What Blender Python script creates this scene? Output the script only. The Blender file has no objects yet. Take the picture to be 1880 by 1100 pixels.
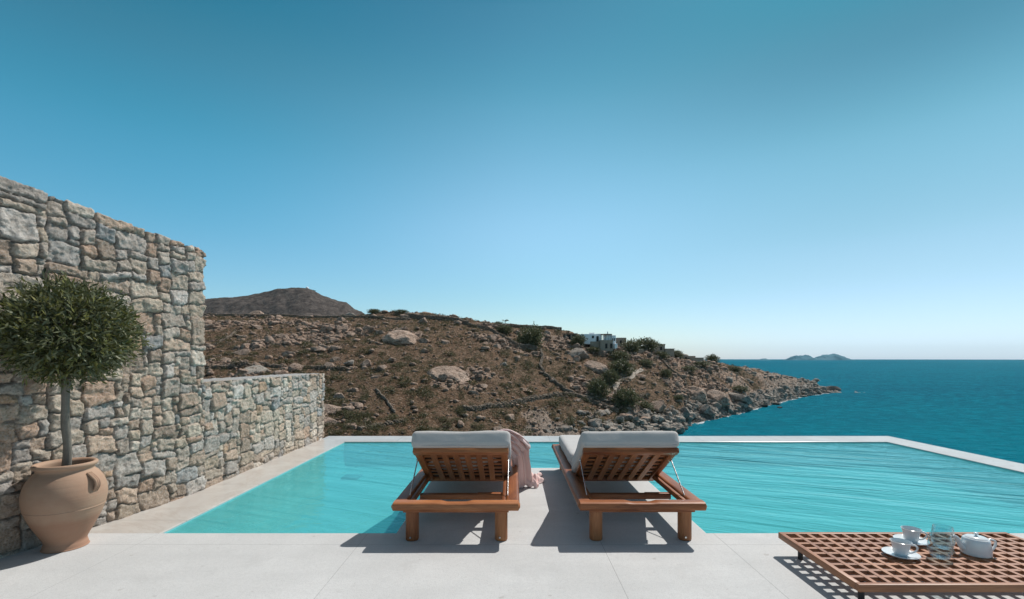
import bpy, bmesh, math, random
import numpy as np
from mathutils import Vector, Matrix, noise as mnoise

R = math.radians
random.seed(7)
RNG = np.random.default_rng(11)
C = bpy.context.scene.collection
sc = bpy.context.scene

# ------------------------------------------------------------------ camera
F = 873.0          # focal length in photo pixels (photo is 1880 wide)
CX, HY = 940.0, 658.0
CH = 1.13          # camera height over the deck
cam = bpy.data.cameras.new('camera')
cam.sensor_width = 36.0
cam.lens = F / 1880 * 36
cam.shift_y = (HY - 550) / 1880
cam.clip_start = 0.05
cam.clip_end = 60000
camo = bpy.data.objects.new('camera', cam)
camo.location = (0, 0, CH)
camo.rotation_euler = (R(90), 0, 0)
C.objects.link(camo)
sc.camera = camo

# ------------------------------------------------------------------ light
SUN_EL, SUN_AZ = R(50.2), R(45)      # azimuth clockwise from +Y (away from the camera) towards +X
w = bpy.data.worlds.new('World'); sc.world = w; w.use_nodes = True
wn = w.node_tree; wn.nodes.clear()
def wnode(t, **k):
    n = wn.nodes.new(t)
    for a, b in k.items(): setattr(n, a, b)
    return n
sky = wnode('ShaderNodeTexSky', sky_type='NISHITA')
sky.sun_disc = False
sky.sun_elevation = SUN_EL
sky.sun_rotation = SUN_AZ
sky.altitude = 30; sky.air_density = 1.0; sky.dust_density = 0.6; sky.ozone_density = 1.6
# sky tint by height: pale horizon, teal above; unseen zenith warmed and brightened to neutralise shadows
tc = wnode('ShaderNodeTexCoord'); sx = wnode('ShaderNodeSeparateXYZ')
wn.links.new(tc.outputs['Generated'], sx.inputs[0])
def skyramp(stops):
    r = wnode('ShaderNodeValToRGB'); cr = r.color_ramp
    while len(cr.elements) < len(stops): cr.elements.new(0.5)
    for e, (p, c) in zip(cr.elements, stops): e.position = p; e.color = (*[q / 2 for q in c], 1)      # halved: a smooth ramp clips above 1
    cr.interpolation = 'CARDINAL'
    wn.links.new(sx.outputs['Z'], r.inputs[0]); return r.outputs[0]
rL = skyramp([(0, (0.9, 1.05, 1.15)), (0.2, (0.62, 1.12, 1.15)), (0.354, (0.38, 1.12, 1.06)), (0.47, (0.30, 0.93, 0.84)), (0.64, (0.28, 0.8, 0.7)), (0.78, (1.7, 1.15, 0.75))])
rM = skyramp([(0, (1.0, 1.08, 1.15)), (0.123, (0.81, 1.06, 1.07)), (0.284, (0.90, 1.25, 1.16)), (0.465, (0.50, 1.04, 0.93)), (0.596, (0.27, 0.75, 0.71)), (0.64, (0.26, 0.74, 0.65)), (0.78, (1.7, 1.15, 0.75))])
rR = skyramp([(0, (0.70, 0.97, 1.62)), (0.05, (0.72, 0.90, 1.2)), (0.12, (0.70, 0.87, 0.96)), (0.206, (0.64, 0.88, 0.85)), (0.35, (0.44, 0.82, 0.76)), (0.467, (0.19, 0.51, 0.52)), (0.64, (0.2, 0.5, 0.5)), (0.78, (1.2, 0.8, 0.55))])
def wmix(lo, hi, a, b):
    mr = wnode('ShaderNodeMapRange', interpolation_type='SMOOTHSTEP'); mr.inputs[1].default_value = lo; mr.inputs[2].default_value = hi
    wn.links.new(sx.outputs['X'], mr.inputs[0]); m = wnode('ShaderNodeMixRGB')
    wn.links.new(mr.outputs[0], m.inputs[0]); wn.links.new(a, m.inputs[1]); wn.links.new(b, m.inputs[2]); return m.outputs[0]
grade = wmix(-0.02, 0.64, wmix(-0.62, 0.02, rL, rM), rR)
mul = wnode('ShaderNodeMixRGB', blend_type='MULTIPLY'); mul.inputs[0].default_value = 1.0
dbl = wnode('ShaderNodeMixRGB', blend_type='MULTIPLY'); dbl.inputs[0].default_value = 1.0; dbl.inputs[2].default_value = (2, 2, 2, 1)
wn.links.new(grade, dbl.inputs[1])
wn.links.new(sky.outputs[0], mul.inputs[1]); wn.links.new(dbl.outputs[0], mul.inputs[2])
bg = wnode('ShaderNodeBackground'); bg.inputs[1].default_value = 0.115
wo = wnode('ShaderNodeOutputWorld')
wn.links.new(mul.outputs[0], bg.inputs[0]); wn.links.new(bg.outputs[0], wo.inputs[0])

sun = bpy.data.lights.new('sun', 'SUN'); sun.energy = 4.5; sun.angle = R(0.5); sun.color = (1.0, 0.965, 0.91)
suno = bpy.data.objects.new('sun', sun); C.objects.link(suno)
sd = Vector((math.sin(SUN_AZ) * math.cos(SUN_EL), math.cos(SUN_AZ) * math.cos(SUN_EL), math.sin(SUN_EL)))
suno.rotation_euler = sd.to_track_quat('Z', 'Y').to_euler()
suno.location = (20, 20, 30)

sc.view_settings.view_transform = 'Standard'; sc.view_settings.look = 'None'
sc.view_settings.exposure = 0; sc.view_settings.gamma = 1
sc.cycles.max_bounces = 8; sc.cycles.transparent_max_bounces = 16
sc.cycles.volume_bounces = 0

# ------------------------------------------------------------------ numpy noise
def _hash(ix, iy, seed):
    h = (ix.astype(np.int64) * 374761393 + iy.astype(np.int64) * 668265263 + seed * 2147483647) & 0xFFFFFFFF
    h = ((h ^ (h >> 13)) * 1274126177) & 0xFFFFFFFF
    h = ((h ^ (h >> 16)) * 2246822519) & 0xFFFFFFFF
    h = h ^ (h >> 15)
    return (h & 0xFFFFFF) / float(0x1000000)
def vn(x, y, seed=0):
    ix = np.floor(x); iy = np.floor(y); fx = x - ix; fy = y - iy
    ux = fx * fx * (3 - 2 * fx); uy = fy * fy * (3 - 2 * fy)
    def g(a, b):
        t = _hash(ix + a, iy + b, seed) * 2 * np.pi
        return np.cos(t) * (fx - a) + np.sin(t) * (fy - b)
    return ((g(0, 0) * (1 - ux) + g(1, 0) * ux) * (1 - uy) + (g(0, 1) * (1 - ux) + g(1, 1) * ux) * uy) * 1.5
def fbm(x, y, o=4, seed=0, g=0.5):
    s = 0; a = 1.0
    for i in range(o):
        s = s + a * vn(x * 2 ** i + 17.3 * i, y * 2 ** i - 9.1 * i, seed + i); a *= g
    return s
def cell(x, y, seed=0):
    """F1, F2 and a random number for the nearest cell"""
    ix = np.floor(x); iy = np.floor(y)
    f1 = np.full(x.shape, 9.0); f2 = np.full(x.shape, 9.0); idv = np.zeros(x.shape)
    for a in (-1, 0, 1):
        for b in (-1, 0, 1):
            jx = ix + a; jy = iy + b
            px = jx + _hash(jx, jy, seed + 5); py = jy + _hash(jx, jy, seed + 9)
            d = np.hypot(px - x, py - y); r = _hash(jx, jy, seed + 31)
            n = d < f1
            f2 = np.where(n, f1, np.minimum(f2, d)); idv = np.where(n, r, idv); f1 = np.where(n, d, f1)
    return f1, f2, idv
def sstep(a, b, x):
    t = np.clip((x - a) / (b - a), 0, 1); return t * t * (3 - 2 * t)

# ------------------------------------------------------------------ mesh helpers
def raw_mesh(name, V, Fc, smooth=False, col=None, uv=None):
    """V (n,3), Fc (m,k) one polygon size; col per vertex (n,3)"""
    V = np.asarray(V, dtype=np.float32); Fc = np.asarray(Fc, dtype=np.int32)
    m = bpy.data.meshes.new(name)
    k = Fc.shape[1]
    m.vertices.add(len(V)); m.vertices.foreach_set('co', V.ravel())
    m.loops.add(Fc.size); m.loops.foreach_set('vertex_index', Fc.ravel())
    m.polygons.add(len(Fc)); m.polygons.foreach_set('loop_start', np.arange(0, Fc.size, k, dtype=np.int32))
    m.polygons.foreach_set('loop_total', np.full(len(Fc), k, dtype=np.int32))
    if smooth: m.polygons.foreach_set('use_smooth', np.ones(len(Fc), dtype=bool))
    if col is not None:
        a = m.color_attributes.new('tone', 'FLOAT_COLOR', 'POINT')
        cc = np.ones((len(V), 4), dtype=np.float32); cc[:, :3] = col
        a.data.foreach_set('color', cc.ravel())
    if uv is not None:
        l = m.uv_layers.new(name='UVMap'); l.data.foreach_set('uv', np.asarray(uv, dtype=np.float32)[Fc.ravel()].ravel())
    m.update(); m.validate()
    return m
def link(name, mesh, mat, parent=None, loc=None):
    o = bpy.data.objects.new(name, mesh); C.objects.link(o)
    if mat is not None and len(mesh.materials) == 0: mesh.materials.append(mat)
    if parent: o.parent = parent
    if loc is not None: o.location = loc
    return o
def thing(name, label, cat, loc=(0, 0, 0), rz=0, group=None):
    o = bpy.data.objects.new(name, None); C.objects.link(o)
    o.location = loc; o.rotation_euler = (0, 0, rz); o.empty_display_size = 0.1
    return tag(o, label, cat, group)
def tag(o, label, cat=None, group=None, kind=None):
    if label: o['label'] = label
    if cat: o['category'] = cat
    if group: o['group'] = group
    if kind: o['kind'] = kind
    return o
def struct(o, label=None):
    o['kind'] = 'structure'
    if label: o['label'] = label
    return o
def grid_faces(nu, nv):
    i = np.arange(nu - 1)[:, None]; j = np.arange(nv - 1)[None, :]
    a = (i * nv + j).ravel()
    return np.stack([a, a + nv, a + nv + 1, a + 1], 1)
def bm_obj(name, bm, mat, parent=None, smooth=False, angle=None):
    m = bpy.data.meshes.new(name); bm.normal_update(); bm.to_mesh(m); bm.free()
    if smooth:
        m.polygons.foreach_set('use_smooth', np.ones(len(m.polygons), dtype=bool))
        if angle: m.set_sharp_from_angle(angle=R(angle))
    return link(name, m, mat, parent)
def lathe(name, prof, mat, parent=None, seg=48, loc=(0, 0, 0), smooth=True, wob=0.0):
    n = len(prof); th = np.linspace(0, 2 * np.pi, seg, endpoint=False)
    P = np.array(prof)
    V = np.zeros((seg, n, 3))
    rr = P[:, 0][None, :] * (1 + wob * np.sin(2 * th[:, None] + 6 * P[:, 1][None, :]))
    V[:, :, 0] = rr * np.cos(th)[:, None]; V[:, :, 1] = rr * np.sin(th)[:, None]; V[:, :, 2] = P[:, 1][None, :]
    i = np.arange(seg)[:, None]; j = np.arange(n - 1)[None, :]
    a = (i * n + j).ravel(); b = (((i + 1) % seg) * n + j).ravel()
    m = raw_mesh(name, V.reshape(-1, 3), np.stack([a, b, b + 1, a + 1], 1), smooth)
    if smooth: m.set_sharp_from_angle(angle=R(50))
    return link(name, m, mat, parent, loc)
def spline(P, n):
    """Catmull-Rom through P"""
    P = np.asarray(P, float); Q = np.vstack([2 * P[0] - P[1], P, 2 * P[-1] - P[-2]])
    out = []
    t = np.linspace(0, len(P) - 1 - 1e-9, n)
    for v in t:
        i = int(v); f = v - i; a, b, c, d = Q[i:i + 4]
        out.append(0.5 * ((2 * b) + (-a + c) * f + (2 * a - 5 * b + 4 * c - d) * f * f + (-a + 3 * b - 3 * c + d) * f ** 3))
    return np.array(out)
def tube_arrays(P, rad, seg=8):
    P = np.asarray(P, float); n = len(P); rad = np.broadcast_to(rad, n)
    T = np.gradient(P, axis=0); T /= np.linalg.norm(T, axis=1)[:, None] + 1e-12
    ref = np.array([0.3, 0.2, 0.93]) if abs(T[0, 2]) < 0.9 else np.array([1, 0.1, 0.0])
    A = np.cross(T, ref); A /= np.linalg.norm(A, axis=1)[:, None]; B = np.cross(T, A)
    th = np.linspace(0, 2 * np.pi, seg, endpoint=False)
    V = P[:, None, :] + rad[:, None, None] * (np.cos(th)[None, :, None] * A[:, None, :] + np.sin(th)[None, :, None] * B[:, None, :])
    i = np.arange(n - 1)[:, None]; j = np.arange(seg)[None, :]
    a = (i * seg + j).ravel(); b = (i * seg + (j + 1) % seg).ravel()
    Fc = np.stack([a, b, b + seg, a + seg], 1)
    V = V.reshape(-1, 3)
    # end caps as small fans of quads collapsed on the centre
    c0 = len(V); V = np.vstack([V, P[0], P[-1]])
    caps = []
    for k in range(0, seg, 2):
        caps.append([c0, (k + 2) % seg, k + 1, k]); e = (n - 1) * seg
        caps.append([c0 + 1, e + k, e + k + 1, e + (k + 2) % seg])
    return V, np.vstack([Fc, caps])
def tube(name, P, rad, mat, parent=None, seg=8, loc=None):
    V, Fc = tube_arrays(P, rad, seg)
    m = raw_mesh(name, V, Fc, True); m.set_sharp_from_angle(angle=R(50))
    return link(name, m, mat, parent, loc)
class Bag:
    """collects quads of several shapes into ONE mesh"""
    def __init__(s): s.V = []; s.F = []; s.C = []; s.n = 0
    def add(s, V, Fc, col=None):
        s.V.append(np.asarray(V, float)); s.F.append(np.asarray(Fc) + s.n)
        if col is not None: s.C.append(np.broadcast_to(col, (len(V), 3)))
        s.n += len(V)
    def box(s, x0, x1, y0, y1, z0, z1, col=None):
        V = [(x, y, z) for x in (x0, x1) for y in (y0, y1) for z in (z0, z1)]
        s.add(V, [(0, 1, 3, 2), (4, 6, 7, 5), (0, 4, 5, 1), (2, 3, 7, 6), (0, 2, 6, 4), (1, 5, 7, 3)], col)
    def build(s, name, mat, parent=None, smooth=False, loc=None):
        m = raw_mesh(name, np.vstack(s.V), np.vstack(s.F), smooth, np.vstack(s.C) if s.C else None)
        return link(name, m, mat, parent, loc)
def boards(name, specs, mat, parent=None, bev=0.004, segs=2):
    """wooden boards in one mesh: each spec (centre, length vector, width vector, thickness vector); UV runs along the length"""
    bm = bmesh.new(); uvl = bm.loops.layers.uv.new('UVMap')
    for (c, L, W, T) in specs:
        c, L, W, T = Vector(c), Vector(L), Vector(W), Vector(T)
        vs = [bm.verts.new(c + a * L * .5 + b * W * .5 + d * T * .5) for a in (-1, 1) for b in (-1, 1) for d in (-1, 1)]
        fs = [bm.faces.new([vs[i] for i in q]) for q in ((0, 1, 3, 2), (4, 6, 7, 5), (0, 4, 5, 1), (2, 3, 7, 6), (0, 2, 6, 4), (1, 5, 7, 3))]
        es = list({e for f in fs for e in f.edges})
        r = bmesh.ops.bevel(bm, geom=es, offset=bev, segments=segs, profile=0.5, affect='EDGES')
        faces = set(r['faces']) | {f for f in fs if f.is_valid}
        allv = {v for f in faces for v in f.verts}
        faces |= {f for v in allv for f in v.link_faces}
        l = L.length; ln, wn_, tn = L.normalized(), W.normalized(), T.normalized()
        ou, ov = random.random() * 20, random.random() * 20
        for f in faces:
            for lp in f.loops:
                p = lp.vert.co - c
                lp[uvl].uv = (p.dot(ln) + ou, p.dot(wn_) + p.dot(tn) * 1.0 + ov)
    bmesh.ops.recalc_face_normals(bm, faces=bm.faces)
    return bm_obj(name, bm, mat, parent, True, 40)

# ------------------------------------------------------------------ materials
class NT:
    def __init__(s, name):
        s.m = bpy.data.materials.new(name); s.m.use_nodes = True
        s.t = s.m.node_tree; s.t.nodes.clear()
        s.out = s.n('ShaderNodeOutputMaterial')
    def n(s, t, ins=None, **k):
        x = s.t.nodes.new(t)
        for a, b in k.items(): setattr(x, a, b)
        for a, b in (ins or {}).items():
            if isinstance(b, bpy.types.NodeSocket): s.t.links.new(b, x.inputs[a])
            else: x.inputs[a].default_value = b
        return x
    def noise(s, vec, scale, detail=4, rough=0.55, dist=0.0):
        return s.n('ShaderNodeTexNoise', {'Vector': vec, 'Scale': scale, 'Detail': detail, 'Roughness': rough, 'Distortion': dist}).outputs['Fac']
    def ramp(s, fac, stops, interp='LINEAR'):
        r = s.n('ShaderNodeValToRGB', {'Fac': fac}); c = r.color_ramp; c.interpolation = interp
        while len(c.elements) < len(stops): c.elements.new(0.5)
        for e, (p, col) in zip(c.elements, stops):
            e.position = p; e.color = (*col, 1) if not isinstance(col, (int, float)) else (col, col, col, 1)
        return r.outputs['Color']
    def mix(s, f, a, b, blend='MIX'):
        x = s.n('ShaderNodeMixRGB', {'Fac': f}, blend_type=blend)
        for i, v in ((1, a), (2, b)):
            if isinstance(v, bpy.types.NodeSocket): s.t.links.new(v, x.inputs[i])
            else: x.inputs[i].default_value = (*v, 1) if not isinstance(v, (int, float)) else (v, v, v, 1)
        return x.outputs[0]
    def math(s, op, a, b=0.0, c=0.0, clamp=False):
        return s.n('ShaderNodeMath', {0: a, 1: b, 2: c}, operation=op, use_clamp=clamp).outputs[0]
    def mapping(s, vec, scale=(1, 1, 1), rot=(0, 0, 0)):
        return s.n('ShaderNodeMapping', {'Vector': vec, 'Scale': scale, 'Rotation': rot}).outputs[0]
    def bump(s, h, strength=0.5, dist=0.01, nrm=None):
        i = {'Height': h, 'Strength': strength, 'Distance': dist}
        if nrm is not None: i['Normal'] = nrm
        return s.n('ShaderNodeBump', i).outputs[0]
    def pos(s): return s.n('ShaderNodeNewGeometry').outputs['Position']
    def obj(s): return s.n('ShaderNodeTexCoord').outputs['Object']
    def attr(s, n='tone'): return s.n('ShaderNodeAttribute', attribute_name=n).outputs['Color']
    def finish(s, col, rough=0.8, nrm=None, **extra):
        i = {'Base Color': col if isinstance(col, bpy.types.NodeSocket) else (*col, 1), 'Roughness': rough}
        i.update(extra)
        if nrm is not None: i['Normal'] = nrm
        p = s.n('ShaderNodeBsdfPrincipled', i)
        s.t.links.new(p.outputs[0], s.out.inputs[0]); s.p = p
        return s.m

def mat_plain(name, col, rough=0.6, var=0.15, scale=8, bump=0.15, **ex):
    t = NT(name); v = t.obj(); n = t.noise(v, scale, 5, 0.6)
    c = t.mix(n, tuple(x * (1 - var) for x in col), tuple(min(1, x * (1 + var)) for x in col))
    return t.finish(c, rough, t.bump(t.noise(v, scale * 6, 4), bump, 0.01), **ex)

def mat_wood(name, dark, light, rough=0.42):
    t = NT(name)
    uv = t.n('ShaderNodeTexCoord').outputs['UV']
    big = t.noise(t.mapping(uv, (1.2, 6, 1)), 1.6, 3, 0.5, 0.6)
    grain = t.noise(t.mapping(uv, (3, 55, 1)), 3.0, 6, 0.65, 0.8)
    fine = t.noise(t.mapping(uv, (14, 260, 1)), 2.0, 4, 0.6)
    # each board has its own UV island, cells of the UV plane give it its own tone
    f = t.math('ADD', t.math('MULTIPLY', big, 0.55), t.math('MULTIPLY', grain, 0.45))
    c = t.ramp(f, [(0.34, dark), (0.5, tuple((a + b) / 2 for a, b in zip(dark, light))), (0.64, light)])
    c = t.mix(t.math('MULTIPLY', fine, 0.35), c, tuple(x * 0.55 for x in dark))
    return t.finish(c, rough, t.bump(grain, 0.18, 0.004), **{'Specular IOR Level': 0.35})

M = {}
M['teak'] = mat_wood('teak', (0.13, 0.035, 0.014), (0.48, 0.172, 0.060))
M['teak_pale'] = mat_wood('pale_teak', (0.24, 0.078, 0.029), (0.56, 0.225, 0.088))
M['teak_table'] = mat_wood('table_teak', (0.22, 0.080, 0.038), (0.52, 0.235, 0.115), 0.45)
def mat_fabric():
    t = NT('grey_fabric'); v = t.obj()
    a = t.noise(v, 420, 2); b = t.noise(t.mapping(v, (1, 1, 1)), 9, 3)
    c = t.mix(a, (0.40, 0.385, 0.37), (0.60, 0.58, 0.56)); c = t.mix(t.math('MULTIPLY', b, 0.25), c, (0.37, 0.355, 0.34))
    nb = t.bump(b, 0.35, 0.02); return t.finish(c, 0.95, t.bump(a, 0.5, 0.002, nb), **{'Sheen Weight': 0.15})
M['fabric'] = mat_fabric()
def mat_towel():
    t = NT('pink_towel'); v = t.obj(); a = t.noise(v, 300, 2)
    c = t.mix(a, (0.78, 0.50, 0.47), (0.93, 0.72, 0.68))
    return t.finish(c, 0.95, t.bump(a, 0.6, 0.003), **{'Sheen Weight': 0.3})
M['towel'] = mat_towel()
M['steel'] = mat_plain('brushed_steel', (0.55, 0.56, 0.57), 0.25, 0.05, Metallic=1.0)
M['black_metal'] = mat_plain('black_metal', (0.015, 0.016, 0.018), 0.45)
def mat_china():
    t = NT('white_china'); return t.finish((0.72, 0.745, 0.76), 0.14, None, **{'Coat Weight': 0.3})
M['china'] = mat_china()
def mat_glass():
    t = NT('clear_glass')
    fc = t.n('ShaderNodeLayerWeight', {'Blend': 0.5}).outputs['Facing']; fr = t.math('ADD', 0.035, t.math('MULTIPLY', t.math('POWER', fc, 2.6), 0.75))
    tr = t.n('ShaderNodeBsdfTransparent', {'Color': (0.86, 0.93, 0.95, 1)}).outputs[0]
    gl = t.n('ShaderNodeBsdfGlossy', {'Color': (1, 1, 1, 1), 'Roughness': 0.03}).outputs[0]
    t.t.links.new(t.n('ShaderNodeMixShader', {0: fr, 1: tr, 2: gl}).outputs[0], t.out.inputs[0]); return t.m
M['glass'] = mat_glass()
def mat_terracotta():
    t = NT('terracotta'); v = t.obj()
    wheel = t.noise(t.mapping(v, (0.6, 0.6, 40)), 2.0, 5, 0.6); blot = t.noise(v, 4.5, 5, 0.6)
    z = t.n('ShaderNodeSeparateXYZ', {0: v}).outputs['Z']
    c = t.mix(t.ramp(blot, [(0.35, 0.0), (0.65, 1.0)]), (0.345, 0.20, 0.13), (0.40, 0.265, 0.18))
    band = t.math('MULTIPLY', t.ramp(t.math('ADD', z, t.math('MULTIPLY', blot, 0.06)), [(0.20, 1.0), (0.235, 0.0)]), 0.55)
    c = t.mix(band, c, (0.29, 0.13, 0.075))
    c = t.mix(t.math('MULTIPLY', wheel, 0.22), c, (0.42, 0.30, 0.22))
    nb = t.bump(wheel, 0.25, 0.006); return t.finish(c, 0.85, t.bump(t.noise(v, 160, 3), 0.2, 0.002, nb))
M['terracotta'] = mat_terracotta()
M['soil'] = mat_plain('dark_soil', (0.05, 0.035, 0.025), 1.0, 0.4, 40, 0.8)

def mat_stone():
    t = NT('masonry_stone'); v = t.pos()
    tone = t.attr()
    n1 = t.noise(v, 22, 8, 0.75); n2 = t.noise(v, 90, 5, 0.7); n3 = t.noise(t.mapping(v, (1, 1, 2.5)), 9, 5, 0.65, 0.6)
    c = t.mix(t.ramp(n1, [(0.38, 0.0), (0.62, 1.0)]), t.mix(1.0, tone, (0.68, 0.63, 0.59), 'MULTIPLY'), tone)
    c = t.mix(t.ramp(n2, [(0.52, 0.0), (0.66, 0.55)]), c, (0.62, 0.60, 0.58))
    c = t.mix(t.ramp(n2, [(0.36, 0.65), (0.44, 0.0)]), c, (0.13, 0.11, 0.095))
    c = t.mix(t.ramp(n3, [(0.55, 0.0), (0.72, 0.4)]), c, (0.36, 0.27, 0.20))
    nb = t.bump(n1, 1.0, 0.03)
    return t.finish(c, 0.9, t.bump(n2, 0.8, 0.010, nb))
M['stone'] = mat_stone()

def mat_deck():
    t = NT('concrete_deck'); v = t.pos()
    a = t.noise(v, 1.6, 6, 0.6); b = t.noise(v, 160, 3, 0.6); d = t.noise(t.mapping(v, (0.5, 3, 1), (0, 0, 0.2)), 2.2, 4)
    c = t.mix(t.ramp(a, [(0.3, 0.0), (0.7, 1.0)]), (0.47, 0.47, 0.465), (0.58, 0.58, 0.575))
    c = t.mix(t.math('MULTIPLY', t.ramp(d, [(0.45, 0.0), (0.7, 1.0)]), 0.25), c, (0.42, 0.42, 0.42))
    c = t.mix(t.ramp(b, [(0.52, 0.0), (0.68, 0.5)]), c, (0.30, 0.30, 0.30)); c = t.mix(t.ramp(t.noise(v, 45, 4, 0.7), [(0.45, 0.0), (0.7, 0.3)]), c, (0.37, 0.37, 0.37))
    st = t.noise(v, 14, 2); c = t.mix(t.ramp(st, [(0.70, 0.0), (0.74, 0.45)]), c, (0.30, 0.28, 0.26)); c = t.mix(t.ramp(t.noise(v, 3.2, 7, 0.7, 0.8), [(0.55, 0.0), (0.63, 0.22)]), c, (0.38, 0.375, 0.37))
    # saw-cut joints of the slab at fixed places
    s = t.n('ShaderNodeSeparateXYZ', {0: v})
    j = None
    for ax, p, hw in (('X', 0.546, 0.0016), ('X', 1.30, 0.0016), ('X', -0.93, 0.0012), ('X', -2.28, 0.001), ('Y', 2.885, 0.0014), ('Y', 0.9, 0.002)):
        m = t.math('LESS_THAN', t.math('ABSOLUTE', t.math('SUBTRACT', s.outputs[ax], p)), hw)
        j = m if j is None else t.math('MAXIMUM', j, m)
    c = t.mix(t.math('MULTIPLY', j, 0.6), c, (0.16, 0.16, 0.16))
    h = t.math('SUBTRACT', b, j)
    return t.finish(c, 0.85, t.bump(h, 0.35, 0.004))
M['deck'] = mat_deck()
def mat_coping():
    t = NT('coping_stone'); v = t.pos()
    a = t.noise(v, 2.2, 6, 0.65, 0.8); vein = t.noise(v, 1.5, 8, 0.7, 1.5)
    c = t.mix(t.ramp(a, [(0.35, 0.0), (0.65, 1.0)]), (0.46, 0.42, 0.385), (0.55, 0.53, 0.50))
    c = t.mix(t.ramp(vein, [(0.47, 0.0), (0.5, 0.35), (0.53, 0.0)]), c, (0.36, 0.30, 0.25))
    s = t.n('ShaderNodeSeparateXYZ', {0: v})
    fx = t.math('LESS_THAN', t.math('ABSOLUTE', t.math('SUBTRACT', t.math('FRACT', t.math('MULTIPLY', s.outputs['Y'], 1.05)), 0.5)), 0.006)
    fy = t.math('LESS_THAN', t.math('ABSOLUTE', t.math('SUBTRACT', t.math('FRACT', t.math('MULTIPLY', s.outputs['X'], 0.95)), 0.5)), 0.006)
    far = t.math('GREATER_THAN', s.outputs['Y'], 6.50)
    j = t.math('ADD', t.math('MULTIPLY', fx, t.math('SUBTRACT', 1.0, far)), t.math('MULTIPLY', fy, far))
    c = t.mix(t.math('MULTIPLY', j, 0.45), c, (0.22, 0.2, 0.18))
    return t.finish(c, 0.28, t.bump(a, 0.1, 0.004), **{'Specular IOR Level': 0.5})
M['coping'] = mat_coping()
def mat_basin():
    t = NT('pool_plaster'); v = t.pos()
    a = t.noise(v, 1.3, 5, 0.6)
    c = t.mix(t.ramp(a, [(0.3, 0.0), (0.7, 1.0)]), (0.20, 0.48, 0.50), (0.24, 0.53, 0.55))
    return t.finish(c, 0.8)
M['basin'] = mat_basin()
def mat_water():
    t = NT('pool_water'); v = t.pos()
    vr = t.mapping(v, (1, 1, 1), (0, 0, R(22)))
    l = t.noise(t.mapping(vr, (0.9, 3.2, 1)), 0.8, 3, 0.5, 0.6); s2 = t.noise(t.mapping(vr, (1.6, 5.0, 1)), 2.2, 4, 0.6, 0.9)
    st = t.noise(t.mapping(vr, (0.42, 4.2, 1)), 0.95, 4, 0.55, 0.5)
    h = t.math('ADD', l, t.math('ADD', t.math('MULTIPLY', s2, 0.12), t.math('MULTIPLY', st, 1.3)))
    sx_ = t.n('ShaderNodeSeparateXYZ', {0: v}).outputs['X']
    sy_ = t.n('ShaderNodeSeparateXYZ', {0: v}).outputs['Y']
    calm = t.n('ShaderNodeMapRange', {0: t.math('ADD', t.math('MULTIPLY', sx_, 0.55), t.math('MULTIPLY', sy_, 0.6)), 1: 1.6, 2: 5.4, 3: 0.20, 4: 1.0}).outputs[0]
    nb = t.bump(t.noise(v, 6.5, 3, 0.5, 0.8), 1.0, 0.006, t.bump(t.math('MULTIPLY', h, calm), 1.0, 0.022))
    fr = t.n('ShaderNodeFresnel', {'IOR': 1.40, 'Normal': nb}).outputs[0]
    tr = t.n('ShaderNodeBsdfTransparent', {'Color': (0.47, 0.93, 0.95, 1)}).outputs[0]
    nd = t.bump(t.math('MULTIPLY', h, calm), 1.0, 0.17)
    df = t.n('ShaderNodeBsdfDiffuse', {'Color': (0.14, 0.57, 0.58, 1), 'Normal': nd}).outputs[0]
    gl = t.n('ShaderNodeBsdfGlossy', {'Color': (0.46, 0.86, 0.90, 1), 'Roughness': 0.08, 'Normal': nb}).outputs[0]
    body = t.n('ShaderNodeMixShader', {0: 0.45, 1: tr, 2: df}).outputs[0]
    t.t.links.new(t.n('ShaderNodeMixShader', {0: fr, 1: body, 2: gl}).outputs[0], t.out.inputs[0]); return t.m
M['water'] = mat_water()
def mat_sea():
    t = NT('sea_water'); v = t.pos()
    big = t.noise(t.mapping(v, (1, 2.2, 1)), 0.012, 5, 0.6, 0.4)
    mid = t.noise(t.mapping(v, (1, 1.6, 1), (0, 0, 0.3)), 0.16, 6, 0.65, 0.3); sm = t.noise(t.mapping(v, (1, 1.8, 1)), 0.9, 5, 0.6)
    c = t.mix(t.ramp(big, [(0.35, 0.0), (0.65, 1.0)]), (0.002, 0.095, 0.155), (0.002, 0.145, 0.21))
    c = t.mix(t.ramp(mid, [(0.50, 0.0), (0.60, 0.6)]), c, (0.004, 0.22, 0.31)); c = t.mix(t.ramp(mid, [(0.40, 0.75), (0.50, 0.0)]), c, (0.001, 0.065, 0.12)); c = t.mix(t.ramp(sm, [(0.38, 0.6), (0.5, 0.0)]), c, (0.001, 0.07, 0.11))
    yy = t.n('ShaderNodeSeparateXYZ', {0: v}).outputs['Y']
    near = t.n('ShaderNodeMapRange', {0: yy, 1: 330.0, 2: 90.0, 3: 0.0, 4: 0.75}).outputs[0]
    c = t.mix(near, c, (0.002, 0.185, 0.25))
    h = t.math('ADD', t.math('MULTIPLY', mid, 1.9), t.math('MULTIPLY', sm, 0.55))
    nb = t.bump(h, 1.0, 1.3)
    d = t.n('ShaderNodeBsdfDiffuse', {'Color': c, 'Normal': nb}).outputs[0]
    g = t.n('ShaderNodeBsdfGlossy', {'Color': (0.35, 0.85, 1, 1), 'Roughness': 0.22, 'Normal': nb}).outputs[0]
    t.t.links.new(t.n('ShaderNodeMixShader', {0: 0.022, 1: d, 2: g}).outputs[0], t.out.inputs[0]); return t.m
M['sea'] = mat_sea()
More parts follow.
